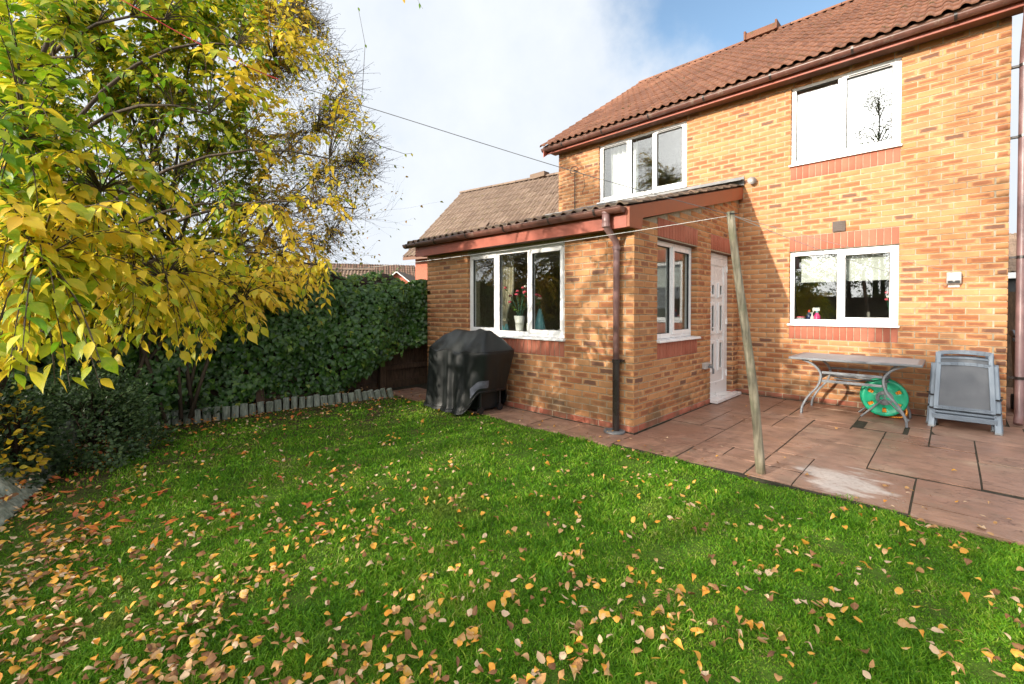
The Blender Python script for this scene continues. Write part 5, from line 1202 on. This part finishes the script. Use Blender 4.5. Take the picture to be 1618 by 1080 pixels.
b = MB(); b.tube(LPo[:19], .0031, 6); b.build('red_cord', 'rope_red', t_, I4()); b = MB(); b.tube(LPo[18:], .0028, 6); b.build('cord', 'rope_dark', t_, I4())
line('washing_line', 'washing line crossing in front of the extension window and grey downpipe', atpix(440, 436, 6.4), top_, .05, 'rope', .0024)
line('washing_line', 'washing line from the post to the kitchen wall beside the white lamp', top_, (-.05, 7.57, 1.62), .06, 'rope', .0026)
line('washing_line', 'upper of two thin lines from the post across the kitchen window', top_, (.02, 7.57, 1.78), .02, 'rope', .0022)
# telephone bracket and cable
tb_ = thing('cable_bracket', 'black cable bracket with a loose loop high on the upper wall', 'bracket', (-5.57, HY-.01, 4.19)); b = MB()
b.tube([(0, 0, 0), (0, -.10, .0)], .012, 8); b.tube([(.1*math.cos(t)-.0, -.10, .07*math.sin(t)) for t in np.linspace(0, 6.28, 14)], .007, 6); b.build('hook', 'gasket', tb_, I4())
b = MB(); b.tube([(-.03, -.03, -.03), (-.04, -.02, -.3), (-.04, -.02, -.8)], .009, 6); b.tube([(.05, -.08, -.02), (.20, -.05, -.12), (.22, -.03, -.35), (.15, -.03, -.5)], .005, 5); b.build('cable', 'gasket', tb_, I4())
# satellite dish edge behind the verge
sd_ = thing('satellite_dish', 'white satellite dish just showing over the top of the lean-to roof', 'dish', (-2.22, HY-.06, 3.315)); b = MB(); b.lathe([(.003, .0), (.04, .003), (.062, .008), (.064, .010)], (0, 0, 0), 24, Matrix.Rotation(math.radians(70), 4, 'X') @ Matrix.Rotation(.4, 4, 'Y')); b.build('dish', 'beige', sd_, I4(), smooth=True)
b = MB(); b.tube([(0, .01, 0), (0, .065, -.01)], .010, 8); b.build('arm', 'gasket', sd_, I4())
# security light
lt = thing('security_light', 'boxy beige outdoor light fixed to the brick wall right of the kitchen window', 'light', (.015, HY-.002, 1.70)); b = MB(); b.prism([(0, -.075), (-.06, -.06), (-.085, -.02), (-.085, .08), (0, .085)], -.065, .065); b.build('housing', 'beige', lt, I4(), bevel=.012)
b = MB(); b.box(-.05, .05, -.083, -.055, -.05, -.035); b.box(-.05, -.01, -.088, -.084, -.032, -.02); b.box(.01, .05, -.088, -.084, -.032, -.02); b.build('lens', 'gasket', lt, I4()); b = MB(); b.box(-.05, .05, -.012, 0, -.10, -.07); b.build('mount', 'beige', lt, I4())
# outdoor tap
tp = thing('outside_tap', 'small grey outside tap and box on the brick wall left of the white door', 'tap', (EX1, 6.26, .545)); b = MB(); b.box(.0, .05, -.10, .07, -.03, .055); b.build('box', 'beige', tp, I4(), bevel=.008); b = MB(); b.tube([(.05, 0, -.0), (.10, 0, .0), (.115, 0, -.03), (.115, 0, -.09)], .013, 8); b.tube([(.075, -.035, .03), (.075, .035, .03)], .009, 6); b.build('spout', 'grey_plastic', tp, I4(), smooth=False)
# --- patio table
TX0, TX1, TY0, TY1, TZ = -1.50, -.22, 6.62, 7.42, .725; tcx, tcy = (TX0+TX1)/2, (TY0+TY1)/2
tbl = thing('patio_table', 'grey metal patio table with curved legs against the kitchen wall', 'table', (tcx, tcy, 0)); hx, hy = (TX1-TX0)/2, (TY1-TY0)/2
b = MB(); k = .045
b.box(-hx, hx, -hy, -hy+k, TZ-.028, TZ); b.box(-hx, hx, hy-k, hy, TZ-.028, TZ); b.box(-hx, -hx+k, -hy+k, hy-k, TZ-.028, TZ); b.box(hx-k, hx, -hy+k, hy-k, TZ-.028, TZ); b.build('table_frame', 'alu', tbl, I4(), bevel=.005)
b = MB(); b.box(-hx+k, hx-k, -hy+k, hy-k, TZ-.012, TZ-.004); b.build('tabletop', 'tabletop', tbl, I4())
for sx in (-1, 1):
    for sy in (-1, 1):
        yb = sy*(hy-.10); b = MB(); b.ribbon(cat([(sx*(hx-.13), yb, TZ-.03), (sx*(hx-.25), yb, TZ-.085), (sx*(hx-.325), yb, TZ-.17), (sx*(hx-.335), yb, .47), (sx*(hx-.30), yb, .36), (sx*(hx-.20), yb, .22), (sx*(hx-.14), yb, .09), (sx*(hx-.13), yb, .0)]), .05, .024); b.build('leg', 'alu', tbl, I4(), bevel=.004)
for sy in (-1, 1):
    for z, w_ in ((.545, .03), (.44, .03)):
        b = MB(); b.box(-(hx-.345), hx-.345, sy*(hy-.10)-.012, sy*(hy-.10)+.012, z-w_/2, z+w_/2); b.build('stretcher', 'alu', tbl, I4(), bevel=.003)
for sx in (-1, 1):
    b = MB(); b.box(sx*(hx-.34)-.012, sx*(hx-.34)+.012, -hy+.113, hy-.113, .47, .50); b.build('cross_bar', 'alu', tbl, I4())
b = MB(); b.tube(cat([(-.2, -.1, .455), (0, -.05, .44), (.1, .08, .445), (.25, .12, .44), (.33, .02, .46)]), .010, 6); b.tube([(-.28, .22, .46), (-.02, .18, .465)], .009, 6); b.build('brace', 'alu', tbl, I4())
# --- hose reel
hr = thing('hose_reel', 'round green hose reel with orange hose on the patio behind the table leg', 'hose reel', (-.59, 7.14, 0), math.radians(11)); RR = .228
TT = Matrix.Translation((0, 0, .255)) @ Matrix.Rotation(math.radians(90), 4, 'X')
def wheel(y, name):
    b = MB(); n = 48; rings = [(RR, 0), (RR-.012, .014), (RR-.035, .016), (RR-.05, .006), (RR-.105, .004), (.085, .012), (.06, .014)]; vs = []; fs = []
    for r, z in rings:
        for j in range(n): t = 2*math.pi*j/n; vs.append((r*math.cos(t), r*math.sin(t), z))
    slots = set()
    for j in range(n):
        if (j % 8) in (3, 4): slots.add(j)
    for i in range(len(rings)-1):
        for j in range(n):
            if i == 3 and j in slots: continue
            fs.append((i*n+j, i*n+(j+1) % n, (i+1)*n+(j+1) % n, (i+1)*n+j))
    b.add(vs, fs, Matrix.Translation((0, y, 0)) @ TT); o = b.build(name, 'green_plastic', hr, I4(), smooth=True); s = o.modifiers.new('t', 'SOLIDIFY'); s.thickness = .005; return o
w1 = wheel(-.075, 'reel_side'); wheel(.085, 'reel_side')
b = MB(); b.lathe([(.086, .0), (.086, .02), (.06, .026), (.0, .026)], (0, 0, 0), 24, Matrix.Translation((0, -.080, 0)) @ TT); b.build('hub', 'grey_plastic', hr, I4())
b = MB(); b.box(-.05, .06, -.112, -.100, .235, .265, None)
for k, (xa, za) in enumerate(((-.045, .278), (-.02, .285), (.005, .283), (.03, .278))): b.box(xa, xa+.016, -.112, -.101, za-.008, za+.010)
b.build('badge', 'green_plastic', hr, I4(), bevel=.004)
b = MB()
for q in range(5):
    for rr in (.125, .150, .172):
        b.tube([(rr*math.cos(t), -.055+q*.028, .255+rr*math.sin(t)) for t in np.linspace(0, 6.2832, 33)], .013, 6, cap=False)
b.tube(cat([(.17, .02, .20), (.215, -.03, .10), (.17, -.03, .03), (.05, .0, .02), (-.05, .04, .015)]), .011, 6); b.build('hose', 'orange', hr, I4(), smooth=True)
for y in (-.105, .10):
    b = MB(); b.tube([(-.23, y-.03*(1 if y < 0 else -1), .012), (0, y, .255), (.22, y-.03*(1 if y < 0 else -1), .012)], .012, 8); b.tube([(0, y, .255), (.02, y+.02, .52)], .011, 8); b.build('stand_leg', 'grey_plastic', hr, I4(), smooth=False)
b = MB(); b.tube([(.02, -.085, .52), (.02, .12, .52)], .014, 8); b.build('handle', 'black', hr, I4())
# --- folded sling chairs leaning on the wall
def make_chair():
    t = thing('folded_chair', 'front folded blue-grey sling chair leaning in the stack by the wall corner', 'chair', (0, 0, 0), 0, 'folded sling chairs stacked against the wall')
    tilt = lambda z: .30*z
    for s in (-1, 1):
        b = MB(); b.bar((s*.262, 0, .0), (s*.235, tilt(.70), .70), .052, .030, up=(0, 1, 0)); l = b.build('leg', 'blue_alu', t, I4(), bevel=.004)
        b = MB(); b.bar((s*.262, 0, -.001), (s*.2615, .005, .018), .056, .034, up=(0, 1, 0)); b.build('foot', 'grey_plastic', l, I4())
        b = MB(); b.bar((s*.262+.0, .10, .0), (s*.245, .10+tilt(.62), .62), .030, .026, up=(0, 1, 0)); b.build('leg', 'blue_alu', t, I4(), bevel=.004)
        b = MB(); b.bar((s*.285, .05, .36), (s*.215, .085, .355), .014, .014); b.bar((s*.275, .02, .215), (s*.20, .05, .21), .016, .018); b.build('hinge', 'gasket', t, I4())
    b = MB(); b.bar((-.255, .025, .125), (.255, .025, .125), .028, .055, up=(0, 0, 1)); b.bar((-.25, .04, .175), (.25, .04, .175), .016, .022, up=(0, 0, 1)); b.build('cross_bar', 'blue_alu', t, I4(), bevel=.004)
    # backrest in front
    def panel(name, hw0, hw1, z0, z1, y0, arch, bar, mat='blue_alu', double=False):
        b = MB(); yy = lambda z: y0+.22*(z-z0)
        for s in (-1, 1): b.bar((s*hw0, yy(z0), z0), (s*hw1, yy(z1), z1), bar, .024, up=(0, 1, 0))
        n = 8
        def arc(zc, a_, hw, th):
            P = [(-hw+2*hw*i/n, yy(zc), zc+a_*(1-(2*i/n-1)**2)) for i in range(n+1)]
            for p, q in zip(P[:-1], P[1:]): b.bar(p, q, .024, th, up=(0, 0, 1))
        arc(z1-.01, arch, hw1, bar*.85); arc(z0+.02, 0, hw0, bar*.9)
        if double: arc(z1-.065, arch*.8, hw1*.97, bar*.5)
        o = b.build(name, mat, t, I4(), bevel=.003)
        top = z1-.02 if not double else z1-.075
        m = MB(); m.v = []; nx = 8
        for zz, hw in ((z0+.03, hw0-bar*.4), (top, hw1-bar*.4)):
            for i in range(nx+1): x = -hw+2*hw*i/nx; m.v.append((x, yy(zz)+.003, zz+(arch*(1-(2*i/nx-1)**2) if zz == top else 0)))
        m.f = [(i, i+1, nx+2+i, nx+1+i) for i in range(nx)]; s_ = m.build('sling', 'sling', o, I4()); so2 = s_.modifiers.new('t', 'SOLIDIFY'); so2.thickness = .004
        return o
    panel('backrest', .225, .205, .205, .715, .035, .016, .042); panel('seat', .215, .205, .27, .835, .09, .016, .036, double=True)
    return t
ch0 = make_chair(); CH = (.105, 6.99)
def copy_tree(o, parent=None):
    c = o.copy(); COL.objects.link(c); c.parent = parent
    for k in list(o.children): copy_tree(k, c)
    return c
chair_labels = ['', 'second folded blue-grey chair, directly behind the front one of the stack', 'third folded blue-grey chair, one in front of the rearmost in the stack', 'rearmost folded blue-grey chair, resting on the brick wall']
for i in range(4):
    c = ch0 if i == 0 else copy_tree(ch0); c.location = (CH[0]+(-.012, .012, -.02, .022)[i]*(i > 0), CH[1]+.085*i, 0); c.rotation_euler = (math.radians(-2*(i == 2)), 0, math.radians((0, 1.2, -1.4, 1)[i]))
    if i: c['label'] = chair_labels[i]
# --- wheelie bin
wb = thing('wheelie_bin', 'black wheelie bin with white logo behind the right-hand downpipe', 'bin', (.86, 8.75, 0)); b = MB()
b.add([(sx*(.25+.04*(z > .5)), sy*(.27+.06*(z > .5))-.04*(z > .5), z) for z in (.06, .98) for sx, sy in ((-1, -1), (1, -1), (1, 1), (-1, 1))], [(3, 2, 1, 0), (4, 5, 6, 7), (0, 1, 5, 4), (1, 2, 6, 5), (2, 3, 7, 6), (3, 0, 4, 7)]); bd = b.build('body', 'bin', wb, I4(), bevel=.02)
b = MB(); b.prism([(-.39, .985), (-.40, 1.02), (-.1, 1.07), (.30, 1.05), (.33, .985)], -.31, .31); b.box(-.32, .32, -.40, -.372, .93, .98); b.build('lid', 'bin', wb, I4(), bevel=.012)
b = MB(); b.tube([(-.25, .40, 1.0), (.25, .40, 1.0)], .018, 8); b.build('handle', 'bin', wb, I4())
for s in (-1, 1): b = MB(); b.tube([(s*.28, .24, .1), (s*.22, .24, .1)], .1, 18); b.build('wheel', 'gasket', wb, I4())
b = MB(); yb = -.343; b.tube([(-.15+.055*math.cos(t), yb-.004, .845+.035*math.sin(t)) for t in np.linspace(1.2, 5.0, 12)], .006, 6); b.tube([(-.13+.03*math.cos(t), yb-.004, .843+.018*math.sin(t)) for t in np.linspace(.6, 5.2, 10)], .005, 6)
for k in range(4): b.tube([(-.20+k*.035+.011*math.cos(t), yb-.002, .785+.010*math.sin(t)) for t in np.linspace(.4, 5.6, 8)], .003, 5)
b.build('logo', 'white', wb, I4())
# --- behind the extension window
def blossom(name, label, base, stems, h_, col, R, parent=None, spread=.2):
    t = thing(name, label, 'flowers', base); b = MB(); pk = []; lf = []
    for i in range(stems):
        a = R.uniform(0, 6.28); r = spread*R.uniform(.2, 1); e = Vector((r*math.cos(a), r*math.sin(a)*.5, h_*R.uniform(.55, 1))); b.tube([(0, 0, 0), (e.x*.35, e.y*.3, e.z*.55), tuple(e)], .003, 5)
        pb_ = MB(); 
        for q in range(6): an = q*1.05; pb_.ball((e.x+.011*math.cos(an), e.y+.011*math.sin(an), e.z+.006*(q % 2)), .014, 4, (1, 1, .8))
        pb_.ball((e.x, e.y, e.z+.008), .013, 4); pb_.build('blossom', col if R.random() < .85 else 'petal_white', t, I4(), smooth=True)
        for q in range(3):
            p = np.array(e)*R.uniform(.4, .95); lf.append((pick(IVT, .35, .1, R), leaf_M(p, (R.gauss(0, 1), R.gauss(0, 1), .2), (0, R.gauss(0, .5), 1), .05)))
    b.build('stem', 'stem', t, I4()); o = join('leaves', lf, MAT['leaf_ivy'], t); o['kind'] = 'stuff'; return t
RW = random.Random(6); WB = .972
def vase(name, label, cat, x, y, z, prof, mat, n=20): t = thing(name, label, cat, (x, y, z)); b = MB(); b.lathe(prof, (0, 0, 0), n); b.build('body', mat, t, I4(), smooth=True); return t
yv = EY+.24
def xv(u, v=520, Y=yv):                                             # x at which a sight line through the photo's column meets the window board
    r = CF+CR*((u-809)/FPX); return r[0]*Y/r[1]
vase('vase', 'tall white flared vase holding pink flowers behind the front window', 'vase', xv(821), yv, WB, [(.045, 0), (.05, .02), (.062, .16), (.08, .27), (.074, .265), (.05, .05)], 'white')
blossom('flower_bunch', 'bunch of pink flowers and dark leaves in the white vase', (xv(821), yv, WB+.18), 15, .50, 'pink', RW, spread=.30)
vase('vase', 'slender pale blue bottle vase behind the right pane of the front window', 'vase', xv(853), yv, WB, [(.055, 0), (.072, .05), (.075, .12), (.05, .25), (.025, .34), (.02, .37)], 'aqua')
blossom('flower_bunch', 'few pink blossoms standing in the pale blue bottle vase', (xv(853), yv, WB+.32), 5, .26, 'pink', RW, spread=.08)
vase('candle', 'cream pillar candle right of the white vase', 'candle', xv(833), yv+.05, WB, [(.04, 0), (.042, .17), (.035, .172)], 'cream')
vase('vase', 'small pale blue vase on the window board left of the white vase', 'vase', xv(794), yv, WB, [(.03, 0), (.036, .05), (.018, .12), (.014, .13)], 'aqua', 14)
vase('vase', 'taller of two little pale blue vases on the window board', 'vase', xv(799), yv+.02, WB, [(.032, 0), (.038, .06), (.022, .13), (.015, .15)], 'aqua', 14)
vase('candle_holder', 'squat turquoise candle holder at the foot of the curtain', 'candle holder', xv(771.5), yv, WB, [(.05, 0), (.055, .06), (.05, .085), (.045, .03)], 'aqua', 16)
blossom('flower_bunch', 'tiny white flowers low in the right pane of the front window', (xv(878), yv, WB), 4, .10, 'petal_white', RW, spread=.07)
def curtain(name, label, x0, x1, y, z0, z1, mat, tie=None, seed=0, folds=9):
    t = thing(name, label, 'curtain', ((x0+x1)/2, y, z0)); n = 64; m = 24; b = MB(); cx = (x0+x1)/2; R = random.Random(seed)
    for j in range(m+1):
        s = j/m; z = (z1-z0)*s; k = 1.
        if tie: g_ = math.exp(-((s-tie[0])/.16)**2); k = 1-.62*g_
        for i in range(n+1):
            u = i/n; x = (x0-cx)+(x1-x0)*u; x = x*k+(tie[1]*g_ if tie else 0); b.v.append((x, .03*math.sin(u*folds*6.28+.5*math.sin(s*4))*(.6+.4*s), z))
    b.f = [(j*(n+1)+i, j*(n+1)+i+1, (j+1)*(n+1)+i+1, (j+1)*(n+1)+i) for j in range(m) for i in range(n)]
    b.build('cloth', mat, t, I4(), smooth=True)
    if tie: q = MB(); q.box(-(x1-x0)*.22+tie[1], (x1-x0)*.22+tie[1], -.035, .035, (z1-z0)*tie[0]-.02, (z1-z0)*tie[0]+.015); q.build('tie', mat, t, I4())
    return t
curtain('curtain', 'cream curtain tied back behind the left pane of the front window', -5.05, -4.62, EY+.42, .45, 2.18, 'curtain', (.42, -.02), 3, 7)
curtain('curtain', 'white curtain behind the left pane of the upper window', -4.95, -4.35, HY+.30, 3.4, 4.58, 'curtain_white', None, 4, 6)
# --- behind the kitchen window
KB = 1.135; ky = HY+.20; b = MB(); b.box(LOW[0]-.03, LOW[1]+.03, HY+.115, HY+.36, 1.10, 1.13); b.build('window_board', 'upvc', house, HI)
for i, (a, c, lab) in enumerate(((-1.60, -1.13, 'white roller blind half lowered behind the left kitchen pane'), (-1.08, -.60, 'white roller blind half lowered behind the right kitchen pane'))):
    t = thing('roller_blind', lab, 'blind', ((a+c)/2, HY+.17, 1.75)); b = MB(); b.box(-(c-a)/2, (c-a)/2, -.002, .002, 0, .40); b.build('cloth', 'blind', t, I4()); b = MB(); b.box(-(c-a)/2, (c-a)/2, -.008, .008, -.022, 0.); b.build('bottom_bar', 'blind', t, I4())
def kx(u): return xv(u, 0, ky)
t = vase('spray_bottle', 'bright pink trigger spray bottle on the kitchen window sill', 'bottle', kx(1291), ky, KB, [(.042, 0), (.045, .02), (.044, .10), (.018, .14), (.016, .15)], 'magenta'); b = MB(); b.tube([(0, 0, .148), (0, 0, .175)], .017, 10); b.build('collar', 'aqua', t, I4()); b = MB(); b.prism([(-.015, .175), (.015, .175), (.015, .225), (-.015, .215)], -.055, .035); b.bar((-.04, 0, .20), (-.05, 0, .15), .012, .012); b.build('trigger', 'white', t, I4(), bevel=.003)
t = vase('detergent_bottle', 'dark blue bottle with red cap left of the pink spray', 'bottle', kx(1278), ky+.02, KB, [(.034, 0), (.036, .10), (.02, .145), (.014, .155)], 'navy'); b = MB(); b.lathe([(.017, .155), (.015, .19), (.0, .19)], (0, 0, 0), 12); b.build('cap', 'red', t, I4())
t = vase('soap_dispenser', 'white pump soap bottle between blue and pink bottles', 'bottle', kx(1284), ky-.03, KB, [(.024, 0), (.026, .08), (.01, .105), (.006, .14)], 'white'); b = MB(); b.box(-.025, .008, -.006, .006, .14, .15); b.build('pump', 'white', t, I4())
t = vase('storage_tub', 'round clear tub with pink lid at the left end of the kitchen sill', 'tub', kx(1264), ky, KB, [(.055, 0), (.065, .04), (.062, .075)], 'clear'); b = MB(); b.lathe([(.066, .075), (.066, .092), (.0, .094)], (0, 0, 0), 18); b.build('lid', 'pink', t, I4())
t = vase('mug', 'white mug on the sill behind the right kitchen pane', 'mug', kx(1375), ky, KB, [(.04, 0), (.042, .075), (.038, .075), (.036, .01)], 'white'); b = MB(); b.tube([(-.04-.022*math.sin(t_), 0, .038+.025*math.cos(t_)) for t_ in np.linspace(0, 3.14, 9)], .006, 6); b.build('handle', 'white', t, I4())
blossom('flower_bunch', 'pink orchid blossoms at the right edge of the kitchen window', (kx(1405), ky, KB+.10), 5, .32, 'pink', RW, spread=.06)
lp = thing('spot_globes', 'pair of round white globes standing for bright spots reflected in the upper window', 'lamp', (-3.9, HY+1.6, 4.2)); b = MB(); b.ball((0, 0, 0), .06, 8); b.ball((.01, .05, -.13), .06, 8); b.build('globe', 'white', lp, I4(), smooth=True); b = MB(); b.tube([(0, 0, .05), (0, 0, .40)], .008, 6); b.build('stem', 'grey_plastic', lp, I4())  # globes added in place of two bright spots reflected in the pane
# ================================================================== FALLEN LEAVES
FT = {}
def fl_t(kind, i):
    key = (kind, i)
    if key not in FT:
        R = random.Random(i*3+len(kind)); rv = {'brown': .06+.14*R.random(), 'tan': .30+.12*R.random(), 'pale': .52+.16*R.random(), 'orange': .76+.12*R.random(), 'red': .94+.06*R.random(), 'yellow': .74+.05*R.random()}[kind]
        long_ = kind in ('red',) or (i % 3 == 0 and kind != 'orange'); cu = .35 if kind == 'red' else 1.; T = leaf_tpl(.20 if long_ else R.uniform(.30, .50), LONG if long_ else (BIRCH, RND, OV, RND)[i % 4], rv, R.uniform(-.5, .9)*cu, R.uniform(-.5, .6)*cu, R.uniform(-.25, .4)*cu, i, .2, .28); FT[key] = T
    return FT[key]
LBL = {'brown': 'dark brown withered leaf', 'tan': 'dull tan curled leaf', 'pale': 'pale cream leaf showing its underside', 'orange': 'golden orange leaf', 'red': 'long red-orange pointed leaf', 'yellow': 'deep yellow leaf'}
def where(p):
    u, v, d = proj(np.asarray(p, float)); x, y = p[0], p[1]
    if y > 3.75: return 'lying on the paving'
    if v < 720 and u < 560: return 'in the grass below the log edging'
    if x > -1.9 and y > 3.0: return 'in the grass at the patio edge near the clothes post'
    if v < 720: return 'in the grass before the extension'
    if v < 860: return ('on the lawn by the dark corner shrub' if u < 170 else 'on the lawn a stride below the low log edging' if v < 780 and u < 500 else 'in the left middle of the lawn, nearer the shrub' if u < 330 else 'in the left middle of the lawn, nearer its centre') if u < 500 else 'in the centre of the lawn' if u < 1050 else 'in the lawn below the patio'
    k = ('near left', 'left of centre of the near', 'middle of the near', 'right of centre of the near', 'near right')[min(4, max(0, int(u/324)))]
    if v > 990: return 'at the very bottom, '+('in the far left corner' if u < 130 else 'far left' if u < 260 else 'left' if u < 410 else 'left of centre' if u < 560 else 'below the barbecue' if u < 850 else 'below the corner downpipe' if u < 1150 else 'right' if u < 1400 else 'far right')
    return 'in the '+k+' lawn'+('' if u < 324 or u > 1296 else ' grass')
RF = random.Random(99); cand = []
def dens(x, y):
    u, v, d = proj(np.array([x, y, 0.])); left = max(0., min(1., (900-u)/800)); near = max(0., min(1., (v-640)/420))
    return .08+.36*near*(.35+.65*min(1, max(0, (1350-u)/700)))+.85*left**1.3*(.35+.65*near)
xs, ys, ds = lawn_points(26000, 1.1, 7.6)
area_d = {}
for x, y, d in zip(xs, ys, ds):
    if RF.random() < dens(x, y)*.40*min(1, (d/3.2)**.9+.12)*(.55+.9*max(0, math.sin(x*3.1+math.sin(y*2.3)*2)*math.sin(y*3.7+1+math.sin(x*2.9))+.35)):
        cand.append((x, y, d, 0))
        while RF.random() < .26: x2, y2 = x+RF.gauss(0, .045), y+RF.gauss(0, .045); cand.append((x2, min(y2, LEDGE), d, 0))
for q in range(1000):                                                # drift along the bed corner and on the soil
    a = RF.choice(edge_pts(.1)); x = a[0]+RF.gauss(.28, .34); y = a[1]+RF.gauss(-.05 if a[1] < .5 else 0, .28); cand.append((x, y, float(proj(np.array([x, y, 0.]))[2]), 1))
for q in range(150):                                                # litter on the bed in the near corner
    x = RF.uniform(-5.6, -4.1); y = RF.uniform(-.75, -.12); cand.append((x, y, float(proj(np.array([x, y, 0.]))[2]), 1))
for q in range(80):                                                 # on the paving
    x = RF.uniform(-4.2, .4); y = RF.choice([RF.uniform(3.8, 4.25), RF.uniform(4, 7.5)]) if x < -2.5 or RF.random() < .35 else RF.uniform(3.9, 4.6)
    if y > EY-.06 and x < EX1+.06: y = RF.uniform(3.8, 4.25)
    cand.append((x, y, float(proj(np.array([x, y, 0.]))[2]), 2))
recs = []
for x, y, d, wh in cand:
    if d < 1.0: continue
    u, v, _ = proj(np.array([x, y, 0.])); l = max(0, min(1, (700-u)/600)); r = RF.random()
    kind = ('brown' if r < .20+.22*l else 'tan' if r < .46 else 'pale' if r < .66 else 'orange' if r < .88 else 'yellow')
    if (l > .3 or wh == 1) and RF.random() < .13*(v < 860): kind = 'red'
    if wh == 2: kind = RF.choice(['pale', 'tan', 'orange', 'brown'])
    s = {'red': RF.uniform(.075, .12), 'brown': RF.uniform(.032, .060), 'tan': RF.uniform(.034, .066), 'pale': RF.uniform(.032, .060), 'orange': RF.uniform(.034, .058), 'yellow': RF.uniform(.034, .062)}[kind]*(.66 if wh == 2 else .74)
    inb = bool(in_bed(x-.03, y-.02)); a = RF.uniform(0, 6.28)
    z = (.012 if wh == 2 else (.09+RF.random()*.03 if inb else .009+RF.uniform(-.006, .012))); tilt = RF.gauss(0, .12 if wh == 2 else .26); t2 = RF.gauss(0, .12 if wh == 2 else .32)
    recs.append((fl_t(kind, RF.randrange(20)), leaf_M((x, y, z+abs(tilt)*.012), (math.cos(a), math.sin(a), tilt), (RF.gauss(0, .2), t2, 1), s), kind, s/max(d, .5)))
S_ = np.array([score(m[:3, 3], np.linalg.norm(m[:3, 1])) for _, m, _, _ in recs]); od = np.argsort(-S_); rest = []
for rank, i in enumerate(od):
    t, m, kind, _ = recs[i]
    if rank < 300 and S_[i] > 0:
        o = link('fallen_leaf', t.mesh('fallen_leaf', MAT['fallen']), None, Matrix(m.tolist())); tag(o, LBL[kind]+' '+where(m[:3, 3]), 'leaf', 'autumn leaves fallen on the lawn')
    else: rest.append((t, m))
o = join('fallen_leaves', rest, MAT['fallen']); tag(o, 'scatter of small autumn leaves over lawn, bed and paving', 'leaves', kind='stuff')
